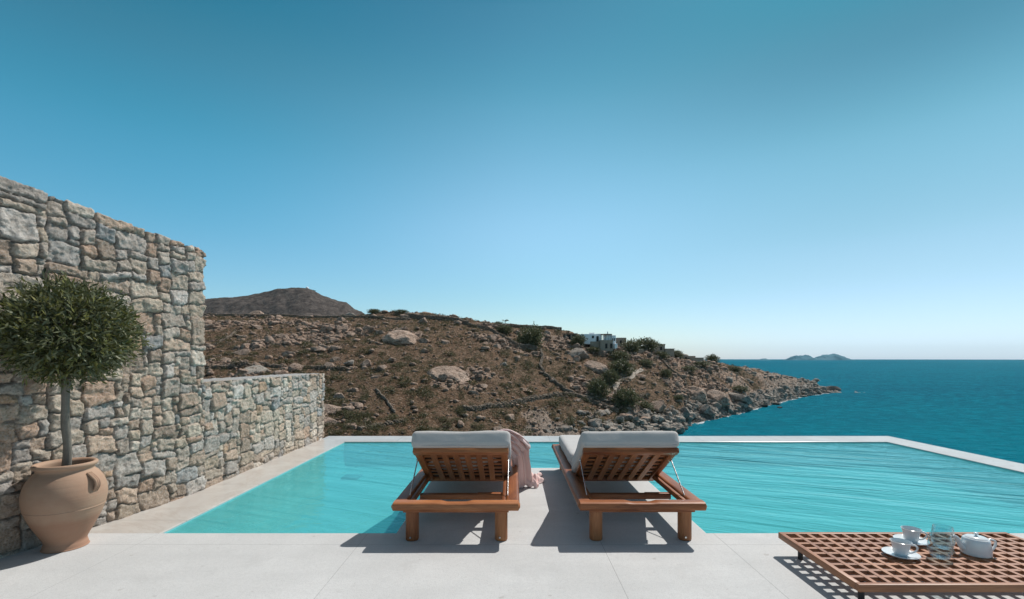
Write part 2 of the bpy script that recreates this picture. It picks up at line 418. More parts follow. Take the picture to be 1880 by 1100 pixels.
def mat_foam():
    t = NT('foam'); v = t.pos(); n = t.noise(v, 0.9, 6, 0.7)
    f = t.ramp(n, [(0.44, 0.0), (0.54, 0.9)])
    d = t.n('ShaderNodeBsdfDiffuse', {'Color': (0.7, 0.75, 0.76, 1)}).outputs[0]
    tr = t.n('ShaderNodeBsdfTransparent').outputs[0]
    t.t.links.new(t.n('ShaderNodeMixShader', {0: f, 1: tr, 2: d}).outputs[0], t.out.inputs[0]); return t.m
M['foam'] = mat_foam()
def mat_terrain():
    t = NT('hillside_ground'); v = t.pos()
    rock = t.n('ShaderNodeSeparateColor', {0: t.attr()}).outputs['Red']
    green = t.n('ShaderNodeSeparateColor', {0: t.attr()}).outputs['Green']
    grey = t.n('ShaderNodeSeparateColor', {0: t.attr()}).outputs['Blue']
    n0 = t.noise(v, 0.07, 5, 0.6); n1 = t.noise(v, 0.45, 6, 0.7); n2 = t.noise(v, 1.8, 5, 0.7)
    soil = t.mix(t.ramp(n1, [(0.35, 0.0), (0.62, 1.0)]), (0.115, 0.073, 0.048), (0.29, 0.19, 0.125))
    soil = t.mix(t.ramp(n0, [(0.45, 0.0), (0.62, 0.75)]), soil, (0.19, 0.112, 0.068))
    gfac = t.math('MULTIPLY', t.ramp(n2, [(0.46, 0.0), (0.58, 0.9)]), green)
    soil = t.mix(gfac, soil, t.mix(n1, (0.06, 0.052, 0.024), (0.14, 0.112, 0.052)))
    dot = t.noise(v, 0.9, 3, 0.6)
    soil = t.mix(t.ramp(dot, [(0.60, 0.0), (0.66, 0.8)]), soil, (0.035, 0.035, 0.017)); soil = t.mix(t.ramp(t.noise(v, 1.1, 5, 0.75), [(0.53, 0.0), (0.59, 0.85)]), soil, (0.035, 0.032, 0.018)); soil = t.mix(t.ramp(t.noise(t.mapping(v, (1, 1, 2)), 1.5, 4, 0.7, 0.4), [(0.57, 0.0), (0.62, 0.9)]), soil, (0.42, 0.31, 0.235))
    rk = t.mix(t.ramp(n1, [(0.35, 0.0), (0.65, 1.0)]), (0.22, 0.145, 0.10), (0.56, 0.41, 0.315))
    rk = t.mix(t.ramp(n2, [(0.35, 0.7), (0.48, 0.0)]), rk, (0.055, 0.043, 0.036))
    rk = t.mix(grey, rk, t.mix(n1, (0.20, 0.175, 0.155), (0.50, 0.455, 0.40)))
    c = t.mix(t.ramp(t.math('ADD', rock, t.math('MULTIPLY', t.math('SUBTRACT', n2, 0.5), 0.9)), [(0.42, 0.0), (0.55, 1.0)]), soil, rk)
    nb = t.bump(n1, 1.0, 1.2)
    return t.finish(c, 0.95, t.bump(n2, 0.9, 0.35, nb), **{'Specular IOR Level': 0.1})
M['terrain'] = mat_terrain()
def mat_rock(name, a, b, scale=0.8, dist=0.25):
    t = NT(name); v = t.pos(); n1 = t.noise(v, scale, 6, 0.7); n2 = t.noise(v, scale * 4, 5, 0.7)
    rnd = t.n('ShaderNodeObjectInfo').outputs['Random']
    c = t.mix(t.ramp(n1, [(0.35, 0.0), (0.65, 1.0)]), a, b)
    c = t.mix(t.ramp(n2, [(0.34, 0.75), (0.46, 0.0)]), c, tuple(x * 0.3 for x in a))
    c = t.mix(t.math('MULTIPLY', rnd, 0.45), c, (0.30, 0.24, 0.20))
    wv = t.noise(t.mapping(v, (1, 1, 1.6), (0.4, 0.5, 0)), scale * 0.55, 4, 0.6, 1.2)
    crk = t.ramp(wv, [(0.470, 0.0), (0.492, 1.0), (0.514, 0.0)])
    c = t.mix(t.math('MULTIPLY', crk, 0.75), c, tuple(x * 0.22 for x in a))
    n1 = t.math('SUBTRACT', n1, t.math('MULTIPLY', crk, 0.35))
    nb = t.bump(n1, 0.8, dist * 2); return t.finish(c, 0.95, t.bump(n2, 0.8, dist, nb), **{'Specular IOR Level': 0.1})
M['rock'] = mat_rock('pink_granite', (0.30, 0.20, 0.15), (0.56, 0.42, 0.33))
M['slab'] = mat_rock('pale_slab', (0.40, 0.275, 0.205), (0.62, 0.47, 0.375), 0.35, 0.5)
M['rock_grey'] = mat_rock('grey_granite', (0.24, 0.21, 0.18), (0.52, 0.47, 0.41))
M['rock_wet'] = mat_rock('wet_rock', (0.045, 0.042, 0.038), (0.15, 0.14, 0.125))
M['drystone'] = mat_rock('dry_wall_stone', (0.19, 0.145, 0.11), (0.46, 0.37, 0.29), 1.5, 0.15)
def mat_leaf(name, a, b, back=None, trans=0.2):
    t = NT(name)
    tone = t.n('ShaderNodeSeparateColor', {0: t.attr()}).outputs['Red']
    c = t.mix(tone, a, b)
    if back:
        bf = t.n('ShaderNodeNewGeometry').outputs['Backfacing']; c = t.mix(bf, c, back)
    p = t.n('ShaderNodeBsdfPrincipled', {'Base Color': c, 'Roughness': 0.5, 'Specular IOR Level': 0.3}).outputs[0]
    tr = t.n('ShaderNodeBsdfTranslucent', {'Color': c}).outputs[0]
    t.t.links.new(t.n('ShaderNodeMixShader', {0: trans, 1: p, 2: tr}).outputs[0], t.out.inputs[0]); return t.m
M['olive'] = mat_leaf('olive_leaf', (0.028, 0.042, 0.014), (0.25, 0.245, 0.075), (0.16, 0.175, 0.10), 0.22)
M['bush'] = mat_leaf('bush_leaf', (0.075, 0.080, 0.038), (0.20, 0.20, 0.095))
M['scrub'] = mat_leaf('scrub_leaf', (0.055, 0.050, 0.026), (0.17, 0.155, 0.060))
M['bark'] = mat_plain('olive_bark', (0.17, 0.155, 0.13), 0.9, 0.4, 30, 0.7)
M['whitewash'] = mat_plain('whitewash', (0.94, 0.945, 0.95), 0.9, 0.05, 0.4, 0.1)
M['house_stone'] = mat_plain('house_stone', (0.36, 0.29, 0.23), 0.95, 0.45, 1.2, 0.8)
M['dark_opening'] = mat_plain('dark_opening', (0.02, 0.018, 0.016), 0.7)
M['reed'] = mat_plain('reed_roof', (0.13, 0.095, 0.07), 0.95, 0.3, 2.0)
M['path'] = mat_plain('path_stone', (0.34, 0.29, 0.24), 0.95, 0.3, 0.6)
M['mountain'] = None

# ------------------------------------------------------------------ the deck, the pool and its coping
PX0, PX1, PY0, PY1 = -2.28, 5.10, 3.08, 6.47     # water rectangle
OX0, OX1, OY1 = -2.68, 5.50, 6.95                # outer edge of the coping
QX0, QX1, QY1 = -0.75, 1.26, 4.91                # the deck's tongue between the loungers
DEPTH = -0.33
def prism(name, pts, z0, z1, mat, bev=0.008):
    bm = bmesh.new()
    vs = [bm.verts.new((x, y, z1)) for x, y in pts]; f = bm.faces.new(vs)
    r = bmesh.ops.extrude_face_region(bm, geom=[f])
    for e in r['geom']:
        if isinstance(e, bmesh.types.BMVert): e.co.z = z0
    bmesh.ops.recalc_face_normals(bm, faces=bm.faces)
    es = [e for e in bm.edges if all(abs(v.co.z - z1) < 1e-6 for v in e.verts)]
    if bev: bmesh.ops.bevel(bm, geom=es, offset=bev, segments=2, profile=0.5, affect='EDGES')
    return bm_obj(name, bm, mat)
deck = prism('deck', [(-9, -3.5), (9.5, -3.5), (9.5, PY0), (QX1, PY0), (QX1, QY1), (QX0, QY1), (QX0, PY0), (PX0, PY0), (OX0 - 0.181, PY0), (OX0 - 0.181, 4.2), (-9, 4.2)], -0.35, 0.0, M['deck'])
struct(deck, 'pale grey concrete terrace with a tongue reaching into the pool')
cop = prism('pool_coping', [(OX0, 4.1), (OX0 - 0.18, PY0 + 0.001), (PX0, PY0 + 0.001), (PX0, PY1), (PX1, PY1), (PX1, PY0 + 0.001), (OX1, PY0 + 0.001), (OX1, OY1), (OX0, OY1)], -0.6, -0.004, M['coping'], 0.006)
struct(cop, 'pale smooth stone rim round the infinity pool')
b = Bag()
def quad(bag, pts): bag.add(pts, [(0, 1, 2, 3)])
z0 = DEPTH; zt = -0.012
e = 0.003
# floor sheet that curves up into the walls round the edge (a wide cove)
rc = 0.28
gx = np.unique(np.r_[PX0 + e, PX0 + 0.10 * (1 - np.cos(np.linspace(0, np.pi / 2, 9))) + e, np.linspace(PX0 + .2, PX1 - rc - .05, 30), PX1 - e - rc * np.sin(np.linspace(np.pi / 2, 0, 14)) * 1.0, PX1 - e])
gx = np.unique(np.r_[PX0 + e + 0.12 * (1 - np.cos(np.linspace(0, np.pi / 2, 9))), np.linspace(PX0 + .2, PX1 - rc - .05, 30), PX1 - e - rc * (1 - np.cos(np.linspace(0, np.pi / 2, 16)))])
gy = np.unique(np.r_[np.linspace(PY0, PY1 - rc - .05, 20), PY1 - e - rc * (1 - np.cos(np.linspace(0, np.pi / 2, 16)))])
GX, GY = np.meshgrid(gx, gy, indexing='ij')
def cove(d, r, hh): q = np.clip(1 - d / r, 0, 1); return hh * (1 - np.sqrt(np.maximum(1 - q * q, 0)))
hgt0 = zt - z0
GZ = z0 + np.maximum.reduce([cove(GX - PX0 - e, 0.12, hgt0), cove(PX1 - e - GX, rc, hgt0), cove(PY1 - e - GY, rc, hgt0)])
struct(link('pool_floor', raw_mesh('pool_floor', np.stack([GX, GY, GZ], -1).reshape(-1, 3), grid_faces(len(gx), len(gy)), True), M['basin']), 'turquoise plastered floor of the pool')
quad(b, [(PX0, PY0 + e, z0), (PX0, PY0 + e, zt), (QX0, PY0 + e, zt), (QX0, PY0 + e, z0)])
quad(b, [(QX1, PY0 + e, z0), (QX1, PY0 + e, zt), (PX1, PY0 + e, zt), (PX1, PY0 + e, z0)])
quad(b, [(QX0 - e, PY0, z0), (QX0 - e, PY0, zt), (QX0 - e, QY1, zt), (QX0 - e, QY1, z0)])
quad(b, [(QX1 + e, QY1, z0), (QX1 + e, QY1, zt), (QX1 + e, PY0, zt), (QX1 + e, PY0, z0)])
quad(b, [(QX0, QY1 + e, z0), (QX0, QY1 + e, zt), (QX1, QY1 + e, zt), (QX1, QY1 + e, z0)])
struct(b.build('pool_basin', M['basin']), 'turquoise plastered basin of the pool')
drain = Bag(); drain.box(-2.06, -1.86, 5.72, 5.92, DEPTH, DEPTH + 0.02)
tag(drain.build('pool_drain', mat_plain('drain_grille', (0.10, 0.28, 0.33), 0.6)), 'small dark square drain on the pool floor left of the loungers', 'drain')
# water sheet: the pool without the tongue, flush just under the rim
wb = Bag(); zw = -0.020
for (x0, x1, y0, y1) in ((PX0, QX0, PY0, PY1), (QX0, QX1, QY1, PY1), (QX1, PX1, PY0, PY1)):
    quad(wb, [(x0 + (0.004 if x0 == PX0 else 0), y0 + 0.004, zw), (x1 - (0.004 if x1 == PX1 else 0), y0 + 0.004, zw), (x1 - (0.004 if x1 == PX1 else 0), y1 - 0.004, zw), (x0 + (0.004 if x0 == PX0 else 0), y1 - 0.004, zw)])
struct(wb.build('pool_water', M['water']), 'turquoise pool water with long soft ripples')
# outer wall that carries the pool over the slope
b = Bag(); b.box(OX0 + .05, OX1 - .05, PY1 + 0.2, OY1 - 0.06, -6, -0.61); b.box(PX1 + .1, OX1 - .06, -3, PY1 + 0.19, -6, -0.61); b.box(-9, PX1, -3.4, 2.9, -6, -0.36)
struct(b.build('terrace_base', M['house_stone']), 'masonry base carrying the terrace')

# ------------------------------------------------------------------ masonry walls by the pool
PAL = np.array([(0.44, 0.40, 0.36), (0.48, 0.43, 0.37), (0.40, 0.385, 0.37), (0.36, 0.355, 0.35), (0.47, 0.38, 0.31), (0.43, 0.32, 0.25), (0.56, 0.52, 0.47), (0.49, 0.48, 0.47), (0.36, 0.30, 0.25), (0.48, 0.35, 0.25), (0.31, 0.335, 0.355), (0.46, 0.40, 0.33)])
PW = np.array([16, 15, 13, 6, 11, 8, 10, 8, 6, 1.5, 2, 9.0]); PW /= PW.sum()
def pack(W, H, cell_, seed, smax):
    """irregular rubble coursing: a greedy fill with rectangles of many sizes"""
    rg = random.Random(seed); nx, ny = int(W / cell_) + 1, int(H / cell_) + 1
    ids = -np.ones((nx, ny), int); rects = []
    for j in range(ny):
        for i in range(nx):
            if ids[i, j] >= 0: continue
            q = rg.random()
            if q < 0.30: wq, hq = rg.randint(7, smax[0]), rg.randint(4, smax[1])
            elif q < 0.72: wq, hq = rg.randint(4, 9), rg.randint(3, 5)
            elif q < 0.86: wq, hq = rg.randint(5, 11), rg.randint(2, 2)
            else: wq, hq = rg.randint(2, 4), rg.randint(2, 3)
            fw = 0
            while fw < wq and i + fw < nx and ids[i + fw, j] < 0: fw += 1
            if i + fw < nx and 0 < (0 if ids[i + fw, j] >= 0 else 1) and fw < 2: fw = 2
            rem = 0
            while i + fw + rem < nx and ids[i + fw + rem, j] < 0 and rem < 2: rem += 1
            if 0 < rem < 2: fw += rem
            if fw > 4 and wq < hq * 1.25: hq = max(3, int(fw / 1.3))
            hh = min(hq, ny - j, max(3, fw))
            if ny - (j + hh) == 1: hh += 1
            k = len(rects); ids[i:i + fw, j:j + hh] = k
            rects.append((i * cell_, (i + fw) * cell_, j * cell_, (j + hh) * cell_))
    return ids, np.array(rects), nx, ny
def stone_field(S, Vv, W, H, seed, cell_=0.026, smax=(12, 9)):
    """height and colour of the masonry over arrays S (along) and Vv (up)"""
    ids, rects, nx, ny = pack(W, H, cell_, seed, smax)
    n = len(rects); rg = np.random.default_rng(seed)
    ws = S + 0.020 * fbm(S * 6, Vv * 6, 2, seed + 1) + 0.007 * fbm(S * 22, Vv * 22, 3, seed + 2)
    wv = Vv + 0.024 * fbm(S * 4.5, Vv * 6, 2, seed + 3) + 0.007 * fbm(S * 22, Vv * 22, 3, seed + 4)
    ii = np.clip((ws / cell_).astype(int), 0, nx - 1); jj = np.clip((wv / cell_).astype(int), 0, ny - 1)
    k = ids[ii, jj]; r = rects[k]
    cx = (r[..., 0] + r[..., 1]) / 2; cy = (r[..., 2] + r[..., 3]) / 2
    hx = (r[..., 1] - r[..., 0]) / 2; hy = (r[..., 3] - r[..., 2]) / 2
    ang = (rg.random(n)[k] - .5) * 0.22
    dx = ws - cx; dy = wv - cy; ddx = dx * np.cos(ang) + dy * np.sin(ang); ddy = -dx * np.sin(ang) + dy * np.cos(ang)
    rad = np.minimum(hx, hy) * (0.10 + 0.30 * rg.random(n)[k])
    qx = np.abs(ddx) - hx + rad; qy = np.abs(ddy) - hy + rad
    d = -(np.hypot(np.maximum(qx, 0), np.maximum(qy, 0)) + np.minimum(np.maximum(qx, qy), 0) - rad)
    j = 0.0022 + 0.003 * vn(S * 9, Vv * 9, seed + 6)
    d = d - j
    prot = (rg.random(n)[k] - .35) * 0.016
    tx = (rg.random(n)[k] - .5) * 0.14; ty = (rg.random(n)[k] - .5) * 0.16
    rs = rg.random(n)[k] * 50
    lump = 0.007 * fbm(S * 8 + rs, Vv * 8 + rs, 3, seed + 7) + 0.006 * fbm(S * 26 + rs, Vv * 34, 4, seed + 8, 0.6)
    fc1, fc2, fci = cell(S * 9 + rs, Vv * 13, seed + 77); lump = lump + 0.010 * (fci - .5)
    face = prot + tx * ddx + ty * ddy + lump
    edge = 1 - np.exp(-np.maximum(d, 0) / 0.0032)
    hgt = np.where(d > 0, -0.017 + (face + 0.017) * edge, -0.017 + np.maximum(d * 0.8, -0.008))
    mort = sstep(0.002, -0.001, d)
    pc = PAL[rg.choice(len(PAL), n, p=PW)] * (0.82 + 0.36 * rg.random(n))[:, None]
    col = pc[k] * np.array([1.42, 1.34, 1.25])
    mc = np.array([0.34, 0.285, 0.24])
    col = col * (1 - mort[..., None]) + mc * mort[..., None]
    return hgt, np.clip(col, 0, 1), k
def masonry_wall(name, path, top, thick, seed, step, label, cement_top=False, trim_lo=0.0, smax=(12, 9)):
    """path: plan polyline sampled with arc length; the sheet climbs the face, goes over the top and turns round the far end"""
    P = np.asarray(path, float); L = np.r_[0, np.cumsum(np.linalg.norm(np.diff(P, axis=0), axis=1))]
    Ls = L[-1]; ns = int(Ls / step) + 1
    s = np.linspace(0, Ls, ns)
    base = np.stack([np.interp(s, L, P[:, 0]), np.interp(s, L, P[:, 1])], 1)
    T = np.gradient(base, axis=0)
    k = max(1, int(0.10 / step)); ker = np.ones(2 * k + 1) / (2 * k + 1)
    Ts = np.stack([np.convolve(np.pad(T[:, i], k, 'edge'), ker, 'valid') for i in (0, 1)], 1)
    Ts /= np.linalg.norm(Ts, axis=1)[:, None]
    N = np.stack([Ts[:, 1], -Ts[:, 0]], 1)             # towards the pool
    topz = top(s)
    H = topz.max(); nv = int(H / step) + 1; v = np.linspace(-0.12, 1, nv + 1)
    nt = int(thick / (step * 2.5))
    S2 = np.repeat(s[:, None], nv + 1 + nt, 1)
    Z = np.concatenate([np.outer(topz, v), np.repeat(topz[:, None], nt, 1)], 1)
    back = np.concatenate([np.zeros((ns, nv + 1)), np.repeat(np.linspace(step, thick, nt)[None], ns, 0)], 1)
    VV = Z + back
    hgt, col, kid = stone_field(S2, VV + 0.3, Ls + 0.1, H + thick + 0.8, seed, smax=smax)
    up = sstep(-0.015, 0.02, VV - topz[:, None])      # normal turns from outward to upward at the top edge
    if cement_top:
        cm = sstep(0.0, 0.012, VV - topz[:, None] + 0.012 * vn(S2 * 7, S2 * 0, 3))
        col = col * (1 - cm[..., None]) + np.array([0.50, 0.50, 0.49]) * cm[..., None]; hgt = hgt * (1 - cm) + 0.004 * cm * fbm(S2 * 8, VV * 8, 3, 5)
    fade = sstep(Ls, Ls - 0.03, S2)
    X = base[:, 0][:, None] + N[:, 0][:, None] * (hgt * (1 - up) - back)
    Y = base[:, 1][:, None] + N[:, 1][:, None] * (hgt * (1 - up) - back)
    Zf = Z + hgt * up * (1.6 if not cement_top else 1)
    # round the arrises
    V = np.stack([X, Y, Zf], -1)
    tot = V.shape[1]
    # end cap at the far end: another sheet turning inward with the same stones
    ne = int(thick / (step * 2)); cols = [V]; cl = [col]
    Tn = Ts[-1]; endV = V[-1]; endc = col[-1]
    bs = np.linspace(0, thick, ne + 1)[1:]
    SE = np.repeat(bs[:, None], tot, 1); hE, cE, kE = stone_field(SE + 0.2, VV[-1:][:, :].repeat(ne, 0) + 0.3, thick + 0.6, H + thick + 0.8, seed + 50, smax=smax)
    EX = base[-1, 0] - N[-1, 0] * np.maximum(SE, 0) - N[-1, 0] * 0 + Tn[0] * hE
    EY = base[-1, 1] - N[-1, 1] * np.maximum(SE, 0) + Tn[1] * hE
    EZ = np.minimum(Z[-1][None, :].repeat(ne, 0), Zf[-1][None, :]) 
    E = np.stack([EX, EY, EZ], -1)
    # arris displacement so the far edge of the face is not a ruled line
    V[-1, :, 0] += Tn[0] * hgt[-1] * 0.9; V[-1, :, 1] += Tn[1] * hgt[-1] * 0.9
    ww = np.array([0.75, 0.5, 0.3, 0.15])
    for q, f_ in enumerate(ww):
        V[-2 - q, :, 0] += Tn[0] * hgt[-1] * f_; V[-2 - q, :, 1] += Tn[1] * hgt[-1] * f_
    allV = np.concatenate([V, E[:, :, :]], 0); allC = np.concatenate([col, cE], 0)
    m = raw_mesh(name, allV.reshape(-1, 3), grid_faces(allV.shape[0], tot), True, allC.reshape(-1, 3))
    return tag(link(name, m, M['stone']), label, 'wall')
CORN = np.array([-2.655, 4.0]); BD = np.array([-0.174, -0.985]); BD = BD / np.linalg.norm(BD)
WALL_END = 4.11
path_t = [CORN + BD * 2.5, CORN + BD * 0.10, CORN + BD * 0.03 + np.array([0, 0.012]), CORN + np.array([0, 0.06]), (-2.655, WALL_END)]
masonry_wall('tall_stone_wall', path_t, lambda s: 2.055 + 0.075 * np.clip(2.5 - s, 0, 3), 0.45, 5, 0.0075,
             'tall rough grey and tan stone wall rising behind the potted olive', smax=(13, 9))
masonry_wall('low_stone_wall', [(-2.667, WALL_END + 0.012), (-2.667, 6.76)], lambda s: 0.925 - 0.004 * s, 0.42, 9, 0.0085,
             'lower stone wall with a smooth cement top running along the pool to its far corner', cement_top=True, smax=(12, 8))

# ------------------------------------------------------------------ terracotta jar and olive standard
POT = Vector((-2.68, 2.855, 0))
pot = thing('terracotta_jar', 'big bulging terracotta jar with a flared rim standing before the stone wall', 'jar', POT)
prof = [(0.0, 0.0), (0.136, 0.0), (0.141, 0.010), (0.138, 0.024), (0.133, 0.04), (0.140, 0.06), (0.180, 0.12), (0.223, 0.19), (0.247, 0.243), (0.2505, 0.247), (0.249, 0.252), (0.255, 0.27), (0.262, 0.315), (0.256, 0.36), (0.238, 0.405), (0.212, 0.44), (0.186, 0.462), (0.178, 0.472), (0.180, 0.482), (0.196, 0.492), (0.202, 0.503), (0.197, 0.513), (0.184, 0.515), (0.168, 0.508), (0.158, 0.49), (0.158, 0.43), (0.17, 0.40)]
pp = spline(np.array(prof) * [0.745, 0.985], 110)
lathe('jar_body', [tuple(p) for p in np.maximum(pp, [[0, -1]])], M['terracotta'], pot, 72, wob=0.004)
for ang in (R(-4), R(176)):
    hp = []
    for a in np.linspace(0, 1, 14):
        z = 0.445 - 0.105 * a; rr = (0.203 if a < .5 else 0.25) ; out = 0.028 * math.sin(math.pi * a)
        rr = 0.745 * np.interp(z, [0.33, 0.36, 0.405, 0.44, 0.46], [0.256, 0.25, 0.235, 0.208, 0.186]); hp.append(((rr + out) * math.cos(ang), (rr + out) * math.sin(ang), z))
    hb = Bag()
    sx_, sy_ = -math.sin(ang), math.cos(ang)
    for off in (-0.011, 0.0, 0.011):
        V, Fc = tube_arrays(np.array(hp) + np.array([sx_, sy_, 0]) * off, np.linspace(0.0075, 0.006, 14), 8); hb.add(V, Fc)
    hb.build('handle', M['terracotta'], pot, True)
lathe('soil', [(0.0, 0.438), (0.08, 0.436), (0.122, 0.43)], M['soil'], pot, 32)

olive = thing('olive_tree', 'clipped round olive standard on a thin grey trunk growing from the terracotta jar', 'tree', POT + Vector((0, 0, 0.43)))
Zs = 0.43
tp = spline([(0.0, 0, 0), (0.03, -0.02, 0.16), (0.045, -0.05, 0.33), (0.075, -0.08, 0.48), (0.09, -0.09, 0.66), (0.11, -0.10, 0.80)], 40)
tr_ = 0.022 - 0.004 * np.linspace(0, 1, 40) + 0.0015 * np.sin(np.linspace(0, 21, 40))
tube('trunk', tp, tr_, M['bark'], olive, 12)
CC = np.array([0.115, -0.10, 1.275 - Zs]); RX, RY, RZ = 0.27, 0.27, 0.245
br = Bag(); ends = []
rr_ = random.Random(3)
for i in range(46):
    th = rr_.random() * 2 * math.pi; cp = rr_.uniform(-0.75, 1); sp = math.sqrt(max(0, 1 - cp * cp))
    e_ = CC + np.array([RX * sp * math.cos(th), RY * sp * math.sin(th), RZ * cp]) * rr_.uniform(0.75, 0.98)
    s_ = tp[rr_.randint(27, 38)]
    mid_ = (s_ + e_) / 2 + np.array([rr_.uniform(-.04, .04), rr_.uniform(-.04, .04), 0.03])
    P_ = spline([s_, mid_, e_], 9); V, Fc = tube_arrays(P_, np.linspace(0.008, 0.002, 9), 6); br.add(V, Fc)
    ends.append(P_)
br.build('branches', M['bark'], olive, True)
# leaves: narrow blades on short twigs spread through the crown
def leaf_cloud(nt, per, ctr, rad, ll, lw, seed, clip=None, shell=0.55, lump=0.0):
    rg = np.random.default_rng(seed)
    d = rg.normal(size=(nt, 3)); d /= np.linalg.norm(d, axis=1)[:, None]
    q = shell + (1 - shell) * rg.random(nt) ** 0.7
    if lump: q = q * (1 + lump * np.array([mnoise.noise(Vector(x * 2.1 + seed)) for x in d]) * 1.4)
    P0 = ctr + d * q[:, None] * rad
    tw = d + 0.75 * rg.normal(size=(nt, 3)) + np.array([0, 0, 0.25]); tw /= np.linalg.norm(tw, axis=1)[:, None]
    tl = ll * 2.6
    a = np.repeat(P0, per, 0) + np.repeat(tw, per, 0) * (np.tile(np.arange(per) / per, nt) * tl)[:, None]
    ld = np.repeat(tw, per, 0) * 0.8 + rg.normal(size=(nt * per, 3)) * 0.55; ld /= np.linalg.norm(ld, axis=1)[:, None]
    sd_ = np.cross(ld, rg.normal(size=ld.shape)); sd_ /= np.linalg.norm(sd_, axis=1)[:, None]
    L_ = ll * (0.7 + 0.6 * rg.random(len(a)))[:, None]; Wd = lw * (0.7 + 0.6 * rg.random(len(a)))[:, None]
    nn = np.cross(ld, sd_)
    v0 = a; v1 = a + ld * L_ * .45 + sd_ * Wd * .5 + nn * L_ * .04; v2 = a + ld * L_; v3 = a + ld * L_ * .45 - sd_ * Wd * .5 + nn * L_ * .04
    V = np.stack([v0, v1, v2, v3], 1)
    tone = (np.repeat(rg.random(nt), per) * 0.6 + 0.4 * rg.random(len(a))) ** 1.3
    if clip is not None:
        k = clip(V.reshape(-1, 3)).reshape(-1, 4).all(1); V = V[k]; tone = tone[k]
    n = len(V); return V.reshape(-1, 3), np.arange(n * 4).reshape(-1, 4), np.repeat(tone, 4)[:, None] * np.ones(3)
def wallclip(P):
    W_ = P[:, :2] + np.array([POT.x, POT.y]) - CORN; side = W_[:, 0] * BD[1] - W_[:, 1] * BD[0]
    return np.abs(side) > 0.03 
V1, F1, c1 = leaf_cloud(2100, 6, CC, np.array([RX, RY, RZ]), 0.040, 0.011, 21, wallclip, 0.60, 0.12)
V2, F2, c2 = leaf_cloud(330, 6, CC, np.array([RX, RY, RZ]) * 0.8, 0.040, 0.0095, 22, wallclip, 0.15)
V3, F3, c3 = leaf_cloud(130, 7, CC, np.array([RX, RY, RZ]) * 1.06, 0.040, 0.009, 23, wallclip, 0.95, 0.2)
cb = Bag(); cb.add(V1, F1, c1); cb.add(V2, F2, c2); cb.add(V3, F3, c3)
cb.build('crown', M['olive'], olive)

# ------------------------------------------------------------------ loungers
def rounded_box(name, hx, hy, hz, r, mat, parent, loc=(0, 0, 0), rot=(0, 0, 0), cuts=22, sag=0.0, seed=1):
    bm = bmesh.new(); bmesh.ops.create_cube(bm, size=2)
    bmesh.ops.subdivide_edges(bm, edges=bm.edges[:], cuts=cuts, use_grid_fill=True)
    for v in bm.verts:
        p = Vector([math.sin(c * math.pi / 2) * 0.6 + c * 0.4 for c in v.co])
        p = Vector((p.x * hx, p.y * hy, p.z * hz)); q = Vector((max(-(hx - r), min(hx - r, p.x)), max(-(hy - r), min(hy - r, p.y)), max(-(hz - r), min(hz - r, p.z))))
        dd = p - q
        if dd.length > 1e-9: p = q + dd.normalized() * r
        u, w_ = p.x / hx, p.y / hy
        bul = (1 - u * u) * (1 - w_ * w_)
        p.z += math.copysign(1, p.z) * sag * bul * (1 if abs(p.z) > hz * 0.3 else 0)
        wv = mnoise.noise(p * 5 + Vector((seed * 7, 0, 0))) * 0.007 + mnoise.noise(p * 14 + Vector((seed * 3, 0, 0))) * 0.0025
        p += v.co.normalized() * wv
        v.co = p
    o = bm_obj(name, bm, mat, parent, True)
    o.location = loc; o.rotation_euler = rot
    return o
